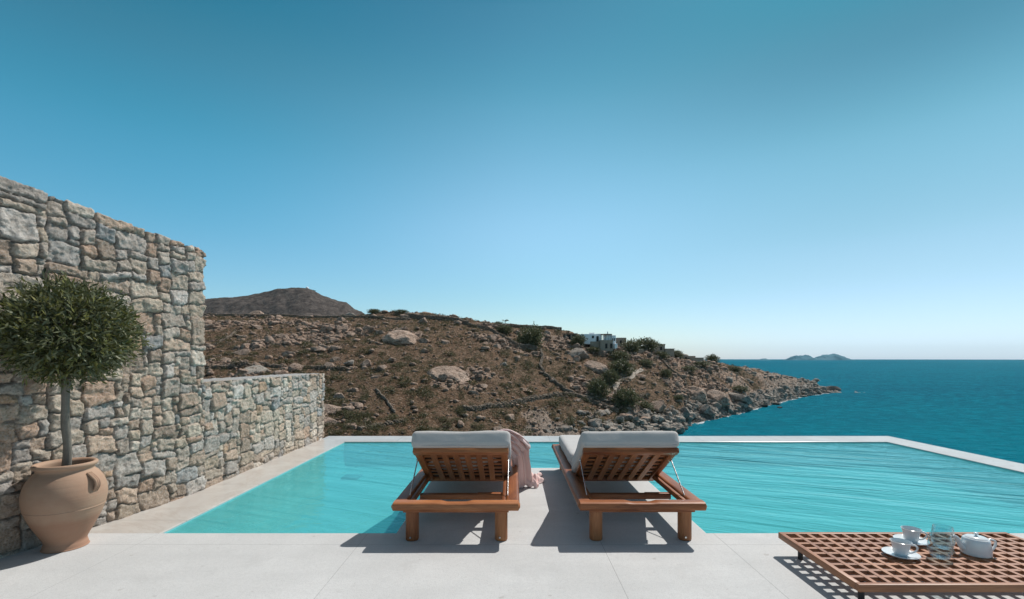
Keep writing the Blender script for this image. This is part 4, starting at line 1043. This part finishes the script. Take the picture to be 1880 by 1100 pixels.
for key, mat in (('pink', 'rock'), ('grey', 'rock_grey'), ('wet', 'rock_wet')):
    ROCKS[key] = []
    for s_ in range(7):
        m = boulder_mesh(s_ + 3); m.materials.append(M[mat]); ROCKS[key].append(m)
SLAB = boulder_mesh(991, 4, 1.0, 6); SLAB.materials.append(M['slab'])
def boulder(p, size, flat, key, label, group, rz=None, sink=0.25, name='boulder', sx_=1.0):
    o = bpy.data.objects.new(name, random.choice(ROCKS[key])); C.objects.link(o)
    o.location = (p[0], p[1], p[2] - size * flat * sink + size * flat * 0.25)
    o.rotation_euler = (random.uniform(-.2, .2), random.uniform(-.2, .2), random.uniform(0, 6.28) if rz is None else rz)
    o.scale = (size * sx_ * random.uniform(.85, 1.15), size * random.uniform(.8, 1.1), size * flat)
    tag(o, label, 'boulder', group); return o
# the ones the eye picks out
for (px, py, wpx, fl, key, lab, rz, sxx) in (
    (823, 693, 92, 0.30, 'pink', 'broad flat pink granite slab lying alone in the middle of the slope', 0.0, 1.0),
    (738, 627, 74, 0.42, 'pink', 'long humped pink rock outcrop high on the slope above the flat slab', 0.1, 1.0),
    (1095, 680, 66, 0.38, 'pink', 'smooth sloping pink rock face below the white house', 0.3, 1.0),
    (1058, 655, 50, 0.50, 'grey', 'big dark rounded boulder left of and below the white house', 0.2, 1.0),
    (1148, 770, 28, 0.75, 'pink', 'upright pale boulder at the foot of the winding wall', 0.0, 1.0),
    (1182, 775, 34, 0.60, 'pink', 'wide pale boulder right of the upright one near the shore', 0.0, 1.0),
    (1280, 735, 36, 0.85, 'pink', 'large rounded brown cliff rock just above the waterline', 0.0, 1.0),
    (1318, 738, 44, 0.62, 'pink', 'sloping brown cliff slab right of the rounded cliff rock', 0.0, 1.0),
    (1284, 762, 38, 0.40, 'wet', 'dark wet rock shelf at the foot of the cliff', 0.0, 1.0),
    (1357, 738, 44, 0.50, 'grey', 'grey rounded sea cliff slab halfway along the headland', 0.0, 1.0),
    (1205, 752, 34, 0.60, 'pink', 'cracked square boulder pair below the big bushes', 0.0, 1.0),
    (1180, 728, 30, 0.45, 'pink', 'pale ledge rock beside the stepped path', 0.0, 1.0),
    (776, 594, 26, 0.75, 'pink', 'rounded boulder standing out near the ridge top', 0.0, 1.0),
    (672, 673, 26, 0.75, 'pink', 'pale round-topped boulder among scrub left of the slab', 0.0, 1.0),
    (640, 672, 24, 0.65, 'grey', 'dark block beside the pale round-topped boulder', 0.0, 1.0),
    (644, 578, 20, 0.5, 'grey', 'low grey rock on the ridge line at the left', 0.0, 1.0),
    (468, 576, 34, 0.45, 'pink', 'grey-pink rock pile on the ridge before the mountain', 0.0, 1.0),
    (531, 652, 24, 0.7, 'pink', 'dark angular boulder in the green patch above the low wall', 0.0, 1.0),
    (470, 683, 60, 0.25, 'grey', 'wide low grey rock hump just behind the low stone wall', 0.0, 1.0),
    (924, 672, 22, 0.6, 'grey', 'split grey boulder right of the flat slab', 0.0, 1.0)):
    p = site(px, py); s_ = wpx * M_per_px(p) / 2 * (1.25 if px > 1200 else 1.05)
    o = boulder(p + Vector((0, s_ * 0.2, s_ * fl * 0.02)), s_, fl, key, lab, None, rz, 0.1)
    if (wpx > 60 or px > 1270) and key == 'pink': o.data = SLAB; o.rotation_euler = (R(9), R(6), rz)
for px, py, wpx, fl, lab in ((1523, 717, 34, 0.34, 'dark low sea rock just off the tip of the headland'), (1424, 743, 15, 0.45, 'dark wet rock in the water left of the headland tip'), (1432, 749, 9, 0.4, 'smallest dark rock standing in the water by the shore')):
    Zc = F * 25 / (py - HY); s_ = wpx * Zc / F / 2 * 1.25; fl *= 1.2
    boulder(Vector(((px - CX) / F * Zc, Zc, SEA + 0.15)), s_, fl, 'wet', lab, None, 0.0, 0.25, 'sea_rock')
# scattered ones
cand = []
rr_ = random.Random(77)
for _ in range(34000):
    px = rr_.uniform(375, 1520); i = int(((px - CX) / F - US[0]) / 0.0023)
    znn = float(np.interp(px, NX, NZ)); zrr = float(np.interp(px, KX, KZ))
    Z_ = znn + (zrr - znn) * rr_.random() ** (1.0 if px < 1200 else 1.6)
    j = int(np.searchsorted(ZS, Z_)); rk = rockm[i, j]; t0 = (Z_ - znn) / (zrr - znn)
    if rr_.random() > (0.13 + 0.8 * rk) * (0.32 if px > 1330 else 1): continue
    if HZ[i, j] < SEA - 0.4: continue
    if rr_.random() < 0.55 and calmz[i, j] > .5: continue
    s_ = 0.24 * (1 / (1 - rr_.random() * 0.985)) ** 0.57
    if px > 1000 and HZ[i, j] < SEA + 7: s_ *= 1.5
    s_ = min(s_, 3.2 * (1 - .45 * calmz[i, j]))
    cand.append((s_ / Z_, s_, px, (px - CX) / F * Z_, Z_, HZ[i, j], t0))
cand.sort(key=lambda c_: -c_[0])
def zone(px, t0, z):
    if z < SEA + 0.9 and px > 1230: return ('wet', 'dark wet boulder lapped by the sea along the shore', 'wet boulders along the waterline')
    if px > 1000 and (z < SEA + 8 or t0 < 0.12): return ('grey', 'grey weathered boulder in the jumble along the rocky shore', 'grey boulders of the rocky shore')
    if px > 1330: return ('grey', 'grey rock on the bare headland', 'rocks of the bare headland')
    if px > 1040: return ('pink', 'tan boulder on the slope under the houses', 'tan boulders under the houses')
    if t0 > 0.66: return ('pink', 'pinkish boulder high up near the ridge line', 'boulders near the ridge')
    if px < 640: return ('pink', 'pinkish boulder on the slope behind the low wall', 'boulders behind the low wall')
    return ('pink', 'pinkish granite boulder on the middle of the scrubby slope', 'boulders on the middle of the slope')
for c_ in cand[:270]:
    key, lab, grp = zone(c_[2], c_[6], c_[5])
    boulder((c_[3], c_[4], c_[5]), c_[1] * 1.1, rr_.uniform(.45, .8), key, lab, grp)
# everything smaller is one sheet of rubble
def numpy_rock(seed):
    m = boulder_mesh(seed, 1, 1.0, 5); V = np.zeros(len(m.vertices) * 3); m.vertices.foreach_get('co', V)
    Fc = np.array([p.vertices[:] for p in m.polygons]); return V.reshape(-1, 3), Fc
SR = [numpy_rock(50 + i) for i in range(8)]
def rot_z(V, a): c, s_ = math.cos(a), math.sin(a); return np.stack([V[:, 0] * c - V[:, 1] * s_, V[:, 0] * s_ + V[:, 1] * c, V[:, 2]], 1)
rub = {'pink': Bag(), 'grey': Bag()}
for c_ in cand[270:]:
    V, Fc = SR[rr_.randrange(8)]; fl = rr_.uniform(.4, .8)
    key = 'grey' if zone(c_[2], c_[6], c_[5])[0] != 'pink' else 'pink'
    rub[key].add(rot_z(V, rr_.random() * 6.28) * np.array([1, 1, fl]) * c_[1] * rr_.uniform(.8, 1.2) + np.array([c_[3], c_[4], c_[5] + c_[1] * fl * .2]), Fc)
tag(rub['pink'].build('rubble', M['rock']), 'loose pinkish stones strewn over the whole slope', 'stones', None, 'stuff')
tag(rub['grey'].build('rubble', M['rock_grey']), 'loose grey stones strewn along the rocky shore and headland', 'stones', None, 'stuff')

# ------------------------------------------------------------------ dry stone walls on the slope
def dry_wall(pts, hgt, thick, label, seed, sz=0.42, mat='drystone', loose=0.0, sunk=0.25):
    P = [site(*p) for p in pts]
    L = [0]
    for a, b_ in zip(P, P[1:]): L.append(L[-1] + (b_ - a).length)
    n = max(2, int(L[-1] / (sz * 0.95))); bag = Bag(); rg = random.Random(seed)
    xs = np.interp(np.linspace(0, L[-1], n), L, [p.x for p in P]); ys = np.interp(np.linspace(0, L[-1], n), L, [p.y for p in P]); zc_ = np.interp(np.linspace(0, L[-1], n), L, [p.z for p in P])
    layers = max(1, int(round(hgt / (sz * 0.7)))); rows = max(1, int(round(thick / sz)))
    for i in range(n):
        for l in range(layers):
            if loose and rg.random() < loose * (l + 1) / layers: continue
            for r_ in range(rows):
                V, Fc = SR[rg.randrange(8)]; s_ = sz * rg.uniform(.5, .78)
                k = min(i + 1, n - 1); dx, dy = xs[k] - xs[max(k - 1, 0)], ys[k] - ys[max(k - 1, 0)]; ll = math.hypot(dx, dy) + 1e-6
                off = (r_ - (rows - 1) / 2) * sz
                x = xs[i] - dy / ll * off + rg.uniform(-.1, .1) * sz * (1 + 3 * loose); y = ys[i] + dx / ll * off + rg.uniform(-.1, .1) * sz * (1 + 3 * loose)
                z = max(ground(x, y), zc_[i] - 0.6) - sunk + sz * 0.35 + l * sz * 0.68
                bag.add(rot_z(V, rg.random() * 6.28) * np.array([s_, s_, s_ * .75]) + np.array([x, y, z]), Fc)
    o = bag.build('dry_stone_wall', M[mat]); tag(o, label, 'wall', 'dry stone walls on the hillside'); return o
dry_wall([(992, 645), (996, 660), (991, 676), (1000, 690), (1020, 706), (1042, 722), (1066, 732), (1085, 740), (1105, 748), (1135, 758)], 1.35, 0.7, 'winding dry stone wall curving down from the big dark bush to the shore boulders', 1)
dry_wall([(660, 790), (700, 782), (740, 776)], 0.8, 1.2, 'collapsed wall of loose rubble at the foot of the slope, its left stretch', 2, loose=0.35)
dry_wall([(852, 755), (890, 753), (930, 747), (965, 738), (1000, 731), (1040, 727), (1080, 733)], 1.3, 0.8, 'long rubble wall with upright stones crossing the lower slope to the winding wall', 3, 0.5, loose=0.2)
dry_wall([(1198, 646), (1214, 662), (1228, 676), (1243, 688), (1256, 700), (1260, 712), (1264, 728)], 1.3, 0.9, 'dry stone wall running down from the right-hand houses to the shore', 4)
dry_wall([(690, 718), (700, 730), (712, 742), (724, 758)], 0.9, 0.6, 'short straight dry stone wall going downhill left of the flat slab', 5)
dry_wall([(376, 641), (396, 634), (415, 625), (432, 612)], 1.1, 0.8, 'short dry stone wall climbing beside the tall wall corner', 6, loose=0.2)
dry_wall([(376, 579), (430, 580), (500, 581), (570, 582), (640, 583), (700, 586), (745, 588)], 1.7, 0.8, 'long dark dry stone wall along the ridge below the mountain', 7, 0.6, sunk=0.6)
dry_wall([(378, 678), (430, 676), (480, 673), (540, 676), (600, 680), (640, 683)], 1.2, 0.9, 'broken terrace wall just above the low stone wall', 8, loose=0.25)
dry_wall([(862, 600), (885, 604), (905, 610), (925, 620), (940, 632), (952, 638)], 1.6, 0.8, 'high grey wall stepping down from the ridge to the big bush', 9, 0.6)
dry_wall([(955, 640), (970, 641), (985, 643)], 2.2, 0.9, 'short high wall in the shade under the big bush', 10, 0.6)
dry_wall([(745, 583), (780, 586), (820, 589), (860, 597)], 1.9, 0.9, 'terrace wall below the rocks of the ridge in the middle', 11, 0.6)
dry_wall([(888, 597), (930, 600), (975, 602), (1030, 606)], 1.6, 0.9, 'terrace wall along the ridge above the big bush', 12, 0.6)
dry_wall([(470, 632), (510, 634), (550, 633)], 0.8, 0.9, 'low broken terrace wall in the green patch', 13, loose=0.4)

# the pale stepped path
def path_strip(pts, wd, label):
    P = np.array([list(site(*p)) for p in pts]); Q = spline(P, 60); T = np.gradient(Q[:, :2], axis=0); T /= np.linalg.norm(T, axis=1)[:, None]
    V = []
    for q_, t__ in zip(Q, T):
        for s_ in (-1, -.33, .33, 1):
            x, y = q_[0] - t__[1] * s_ * wd / 2, q_[1] + t__[0] * s_ * wd / 2; V.append((x, y, max(ground(x, y), q_[2] - .4) + 0.16))
    struct(link('path', raw_mesh('path', V, grid_faces(60, 4), False), M['path']), label)
path_strip([(1108, 738), (1120, 733), (1132, 722), (1130, 710), (1140, 700), (1158, 694), (1166, 685), (1180, 680)], 2.0, 'pale stepped footpath winding up the slope below the houses')

# ------------------------------------------------------------------ bushes
def bush_mesh(seed, nt, per, ll, lw, shell=0.5, lump=0.45, flat=0.8):
    V, Fc, c = leaf_cloud(nt, per, np.zeros(3), np.array([1, 1, flat]), ll, lw, seed, None, shell, lump)
    m = raw_mesh('foliage', V, Fc, False, c); return m
BIG = []
for s_ in range(4):
    m = bush_mesh(100 + s_, 900, 6, 0.12, 0.075, 0.3, 0.5); m.materials.append(M['bush']); BIG.append(m)
SM = []
for s_ in range(5):
    m = bush_mesh(200 + s_, 90, 5, 0.26, 0.13, 0.5, 0.4, 0.7); m.materials.append(M['scrub']); SM.append(m)
stem_bag = Bag()
for k in range(6):
    a = k * 1.05; V, Fc = tube_arrays(spline([(0, 0, -0.9), (0.15 * math.cos(a), 0.15 * math.sin(a), -0.4), (0.5 * math.cos(a), 0.5 * math.sin(a), 0.25)], 7), np.linspace(0.06, 0.02, 7), 6); stem_bag.add(V, Fc)
stem_o = stem_bag.build('stems', M['bark'], None, True); STEM = stem_o.data; bpy.data.objects.remove(stem_o)
for (px, py, wpx, hpx, name, lab) in (
    (975, 640, 46, 40, 'bush', 'largest dark round bush standing above the winding wall'),
    (925, 612, 28, 16, 'bush', 'small bush between the terrace walls left of the largest bush'),
    (1062, 636, 26, 20, 'bush', 'olive green bush directly left of the white house'),
    (1100, 732, 38, 36, 'bush', 'bushy tree at the lower left end of the pale path'),
    (1143, 690, 40, 30, 'bush', 'grey green bush halfway up the slope under the house'),
    (1122, 706, 28, 26, 'bush', 'round bush just above the bushy tree by the path'),
    (1150, 750, 46, 34, 'bush', 'wide bush beside the path close to the shore boulders'),
    (1184, 756, 30, 18, 'bush', 'low wide bush at the right of the widest lower bush'),
    (1140, 664, 34, 20, 'bush', 'bush on the rocks below the stone base of the house'),
    (1160, 650, 34, 24, 'bush', 'dark green bush beside the small pool terrace'),
    (1186, 645, 46, 24, 'bush', 'broad olive green thicket right of the white house'),
    (1186, 674, 26, 14, 'bush', 'small grey bush above the loop of the path'),
    (1224, 694, 18, 16, 'bush', 'round dark bush standing beside the right-hand wall'),
    (1243, 658, 24, 15, 'bush', 'dense dark green bush left of the domed stone house'),
    (1310, 667, 22, 16, 'bush', 'lone bush silhouetted against the sea on the headland ridge'),
    (1246, 740, 18, 14, 'bush', 'small bush just above the rocky shoreline'),
    (1215, 660, 26, 14, 'bush', 'grey shrub patch below the flat-roofed houses'),
    (1362, 726, 26, 12, 'bush', 'low dark shrub on the slope of the headland'),
    (1352, 683, 22, 10, 'bush', 'low shrub near the top of the headland'),
    (686, 577, 22, 10, 'bush', 'spiky shrubs against the sky at the left of the ridge'),
    (735, 577, 26, 8, 'bush', 'brown shrub on the ridge right of the spiky shrubs'),
    (1290, 676, 30, 10, 'bush', 'shrubs below the domed stone house'),
    (1265, 684, 30, 12, 'bush', 'grey green shrubs right of the right-hand wall top'),
    (1090, 650, 22, 10, 'bush', 'small bush under the terrace of the white house'),
    (915, 598, 16, 8, 'bush', 'tiny bush behind the ridge wall')):
    p = site(px, py); k = M_per_px(p)
    rx_, hz_ = wpx * k / 2, hpx * k / 2
    t = thing(name, lab, 'bush', (p.x, p.y + rx_ * .5, p.z - 0.2))
    f_ = bpy.data.objects.new('foliage', BIG[random.randrange(4)]); C.objects.link(f_); f_.parent = t; f_.location = (0, 0, hz_); f_.scale = (rx_, rx_, hz_ * 1.15); f_.rotation_euler = (0, 0, random.random() * 6)
    s_ = bpy.data.objects.new('stems', STEM); C.objects.link(s_); s_.parent = t; s_.location = (0, 0, hz_ * 0.9); s_.scale = (rx_, rx_, hz_)
# a small palm on the ridge
p = site(927, 594); p.z -= 0.3
pt = thing('palm_tree', 'tiny palm with a tuft of fronds on the skyline', 'palm', p)
tube('trunk', [(0, 0, 0), (0.1, 0, 1.2), (0.15, 0, 2.1)], np.array([.2, .16, .15]), M['bark'], pt, 8)
fb = Bag()
for k in range(16):
    a = k * 0.39; e_ = random.uniform(-.4, 1.0); Q = spline([(0.15, 0, 2.1), (0.15 + .8 * math.cos(a), .8 * math.sin(a), 2.1 + .6 * e_), (0.15 + 1.7 * math.cos(a), 1.7 * math.sin(a), 2.0 + .5 * e_)], 6)
    for q0, q1 in zip(Q, Q[1:]):
        s_ = np.array([-math.sin(a), math.cos(a), -.4]) * .22; fb.add([q0 + s_, q1 + s_, q1 - s_, q0 - s_], [(0, 1, 2, 3)], (0.3, 0.3, 0.3))
fb.build('fronds', M['bush'], pt)
# scrub
sc_c = []
for _ in range(7500):
    px = rr_.uniform(378, 1400); i = int(((px - CX) / F - US[0]) / 0.0023)
    znn = float(np.interp(px, NX, NZ)); zrr = float(np.interp(px, KX, KZ)); t0 = rr_.random(); Z_ = znn + (zrr - znn) * t0
    j = int(np.searchsorted(ZS, Z_))
    if HZ[i, j] < SEA + 3 or rr_.random() < rockm[i, j] * 0.93: continue
    if rr_.random() > 0.35 + 0.6 * green[i, j]: continue
    s_ = rr_.uniform(0.28, 0.70) * (1.8 if rr_.random() < .12 else 1); sc_c.append((s_ / Z_, s_, (px - CX) / F * Z_, Z_, HZ[i, j], px, t0))
sc_c.sort(key=lambda c_: -c_[0])
for c_ in sc_c[:240]:
    o = bpy.data.objects.new('shrub', random.choice(SM)); C.objects.link(o); o.location = (c_[2], c_[3], c_[4] + c_[1] * .2); o.scale = (c_[1] * 1.25, c_[1] * 1.25, c_[1] * .8); o.rotation_euler = (0, 0, random.random() * 6)
    lab, grp = (('low green cushion shrub in the patch beside the low stone wall', 'cushion shrubs by the low wall') if c_[5] < 700 else (('low cushion shrub on the slope under the houses', 'cushion shrubs under the houses') if c_[5] > 1040 else ('low cushion shrub on the dry middle slope', 'cushion shrubs on the middle slope')))
    tag(o, lab, 'shrub', grp)
sb = Bag()
SMV = []
for s_ in range(5):
    V, Fc, c = leaf_cloud(30, 4, np.zeros(3), np.array([1, 1, .7]), 0.36, 0.24, 300 + s_, None, 0.4, 0.4); SMV.append((V, Fc, c))
for c_ in sc_c[240:]:
    V, Fc, c = SMV[rr_.randrange(5)]; sb.add(rot_z(V, rr_.random() * 6) * np.array([1.1, 1.1, .8]) * c_[1] + np.array([c_[2], c_[3], c_[4] + .1]), Fc, c)
tag(sb.build('scrub', M['scrub']), 'dry green scrub dotted over the whole hillside', 'scrub', None, 'stuff')

# ------------------------------------------------------------------ buildings
def blk(name, x0, x1, y0, y1, z0, z1, mat, parent, bev=0.06):
    bm = bmesh.new(); bmesh.ops.create_cube(bm, size=1, matrix=Matrix.Translation(((x0 + x1) / 2, (y0 + y1) / 2, (z0 + z1) / 2)) @ Matrix.Diagonal((x1 - x0, y1 - y0, z1 - z0, 1)))
    bmesh.ops.bevel(bm, geom=bm.edges[:], offset=bev, segments=2, profile=.5, affect='EDGES'); return bm_obj(name, bm, mat, parent)
p = site(1100, 640); k = M_per_px(p)
hz = CH - (640 - HY) / F * p.y
H = thing('white_house', 'whitewashed flat-roofed house with a stone base and round pergola on the slope', 'house', (p.x, p.y, hz)); q = k
X = lambda px: (px - 1100) * k
Zp = lambda py: (640 - py) * k
w1 = blk('wall', X(1068), X(1094), 0.5, 7, Zp(632), Zp(613), M['whitewash'], H, .15)
blk('wall', X(1094) + .02, X(1106), 1.4, 6, Zp(632), Zp(612.5), M['whitewash'], H, .15)
blk('parapet', X(1084), X(1093), 2, 4, Zp(613), Zp(610.5), M['whitewash'], H, .08)
blk('window', X(1087), X(1091), 0.42, 0.55, Zp(621), Zp(616.5), M['dark_opening'], H, .02)
blk('arched_door', X(1096), X(1100), 1.3, 1.45, Zp(629), Zp(617), M['dark_opening'], H, .3)
blk('stone_base', X(1101), X(1124), -1.5, 4, Zp(645), Zp(624.5), M['house_stone'], H, .08)
blk('stone_base', X(1084), X(1100.9), 0.3, 4, Zp(638), Zp(627), M['house_stone'], H, .08)
for a in (1110, 1119): blk('doorway', X(a), X(a + 4), -1.62, -1.45, Zp(640), Zp(631), M['dark_opening'], H, .03)
blk('wall', X(1122) + .2, X(1131), 0.2, 5, Zp(641), Zp(615.5), M['whitewash'], H, .15)
for a in (1124.3, 1127.5): blk('window', X(a), X(a + 2.0), 0.1, 0.25, Zp(626), Zp(621), M['dark_opening'], H, .02)
blk('stair_wall', X(1127), X(1132), -1.8, 0.1, Zp(640), Zp(631), M['whitewash'], H, .2)
o = lathe('pergola_roof', [(0, Zp(614.6)), (2.6, Zp(614.6)), (2.6, Zp(613.3)), (0, Zp(612.6))], M['reed'], H, 28); o.location = (X(1114), .9, 0)
o = lathe('round_room', [(1.9, Zp(624.5)), (1.9, Zp(614.6))], M['whitewash'], H, 28); o.location = (X(1117), 2.2, 0)
for a in np.linspace(0, math.pi, 6): tube('pergola_post', [(X(1114) + 2.3 * math.cos(a), .9 - 2.2 * math.sin(a), Zp(624.4)), (X(1114) + 2.3 * math.cos(a), .9 - 2.2 * math.sin(a), Zp(614.6))], .09, M['reed'], H, 6)
blk('chimney', X(1117.3), X(1119), 3, 3.5, Zp(614), Zp(608), M['whitewash'], H, .05)
def stone_house(x0, x1, yt, yb, label, openings=(), roof=None, cat='house', name='stone_house', depth=5, mat='house_stone'):
    p = site((x0 + x1) / 2, yb); k = M_per_px(p); z_b = CH - (yb - HY) / F * p.y; hw_ = (x1 - x0) * k / 2; hh_ = (yb - yt) * k
    t = thing(name, label, cat, (p.x, p.y, z_b))
    blk('wall', -hw_, hw_, 0, depth, -2.5, hh_, M[mat], t, .08)
    for (a, b_, c_, d_) in openings:
        blk('doorway' if d_ < .1 else 'window', -hw_ + 2 * hw_ * a, -hw_ + 2 * hw_ * b_, -.1, .05, hh_ * d_, hh_ * c_, M['dark_opening'], t, .02)
    if roof == 'flat': blk('roof_slab', -hw_ - .25, hw_ + .25, -.3, depth + .2, hh_ + .002, hh_ + .28, M['path'], t, .04)
    if roof == 'reed': blk('reed_canopy', -hw_ - .3, hw_ + .3, -.8, depth, hh_ + .002, hh_ + .3, M['reed'], t, .04)
    if roof == 'dome':
        o = lathe('dome', [(hw_ * .55 * math.cos(a), hh_ + hw_ * .3 * math.sin(a)) for a in np.linspace(0, math.pi / 2, 9)], M['path'], t, 24); o.location = (-hw_ * .4, depth / 2, 0)
    return t
stone_house(1038, 1059, 613.5, 624, 'brown stone hut with a dark opening left of the white house', [(.15, .45, .9, 0), (.6, .9, .9, 0)], 'reed')
stone_house(1133, 1150, 620, 637, 'ruined looking stone house right of the white house', [(.3, .5, .7, .3)], None)
stone_house(1193, 1207, 629.5, 640, 'grey flat-roofed stone house behind the thicket', [], 'flat')
stone_house(1208, 1221, 632.5, 643, 'brown flat-roofed stone house, rightmost of the upper pair', [(.3, .6, .6, 0)], 'flat')
stone_house(1219, 1238, 641, 648, 'low stone terrace with a pale rim below the brown house', [], 'flat')
stone_house(1253, 1277, 653.5, 660, 'stone house with a shallow dome at the right end of the village', [(.2, .35, .7, 0)], 'dome')
stone_house(1268, 1292, 657.5, 665, 'long low stone wall building under the domed house', [], 'flat')
def mini_pool(x0, x1, y0, y1, label):
    t = stone_house(x0, x1, y0, y1, label, [], None, 'terrace', 'pool_terrace', 3)
    hw_ = [c for c in t.children if c.name.startswith('wall')][0].dimensions.x / 2
    p = Vector(t.location); k = p.y / F; zt2 = (y1 - y0) * k
    blk('pool_water', -hw_ + .3, hw_ - .3, .3, 2.7, zt2 - .05, zt2 + .06, mat_plain('far_pool_water', (0.16, 0.50, 0.56), .3), t, .01)
mini_pool(1170, 1182, 641, 650, 'small stone pool terrace with turquoise water between bushes')
mini_pool(1142, 1152, 639, 644, 'tiny pale pool terrace right of the stone base of the white house')
# far: radar dome and houses on the mountain
pm = mount(564, -1.0)
t = thing('radar_station', 'white radar dome on the summit of the far mountain', 'dome', pm)
lathe('dome', [(5 * math.cos(a), 6 + 5 * math.sin(a)) for a in np.linspace(-.6, math.pi / 2, 10)], M['whitewash'], t, 24)
blk('base', -3, 3, -3, 3, -3, 3.6, M['whitewash'], t, .2)
for (px, lab) in ((387, 'leftmost tiny white house on the mountain shoulder'), (407, 'middle tiny white house on the mountain shoulder'), (419, 'rightmost tiny white house on the mountain shoulder')):
    pm = mount(px, -1); t = thing('distant_house', lab, 'house', pm); blk('wall', -5, 5, -4, 4, -3, 4, M['whitewash'], t, .2); blk('window', -2, 0, -4.2, -3.9, 1, 2.6, M['dark_opening'], t, .05)
for (px, w_, h_, lab) in ((538, 14, 3.0, 'dark shrubs left on the summit of the far mountain'), (552, 10, 3.0, 'dark shrubs left of the radar dome'), (572, 12, 3.2, 'dark shrubs right of the radar dome')):
    pm = mount(px, 0); k = 1500 / F; o = bpy.data.objects.new('bush', BIG[0]); C.objects.link(o); o.location = pm; o.scale = (w_ * k / 2, 12, h_ * k / 1.6); tag(o, lab, 'bush')

# ------------------------------------------------------------------ foam along the shore
fV, fF = [], []
for i in range(0, len(US) - 1):
    px = US[i] * F + CX
    if px < 1245 or px > 1525: continue
    col_ = HZ[i]; js = np.where(col_[J0:] > SEA + 0.05)[0]
    if len(js) == 0: continue
    Zc = ZS[js[0] + J0]; nse = float(fbm(np.array([px / 14.0]), np.array([0.3]), 3, 8)[0])
    wd = max(0.0, 1.8 + 6 * nse + (2.5 if px > 1420 else 0))
    fV.append([(US[i] * (Zc + 1.2), Zc + 1.2, SEA + 0.05), (US[i] * (Zc - wd), Zc - wd, SEA + 0.05)])
fV = np.array(fV)
struct(link('foam', raw_mesh('foam', fV.reshape(-1, 3), grid_faces(len(fV), 2)), M['foam']), 'white surf foam where the sea meets the rocks')
bpy.data.objects['foam']['kind'] = 'stuff'; bpy.data.objects['foam']['category'] = 'foam'

# ------------------------------------------------------------------ haze
bm = bmesh.new(); bmesh.ops.create_cube(bm, size=1, matrix=Matrix.Translation((0, 6900, 130)) @ Matrix.Diagonal((29000, 15000, 420, 1)))
hm = bpy.data.materials.new('sea_air'); hm.use_nodes = True; hm.node_tree.nodes.clear()
ho = hm.node_tree.nodes.new('ShaderNodeOutputMaterial'); hv = hm.node_tree.nodes.new('ShaderNodeVolumePrincipled')
hv.inputs['Color'].default_value = (0.62, 0.90, 1.0, 1); hv.inputs['Density'].default_value = 2e-5; hv.inputs['Anisotropy'].default_value = 0.0
hm.node_tree.links.new(hv.outputs[0], ho.inputs['Volume'])
hz_o = bm_obj('haze', bm, hm); tag(hz_o, 'thin pale sea air that fades the far mountain and island', None, None, 'stuff')
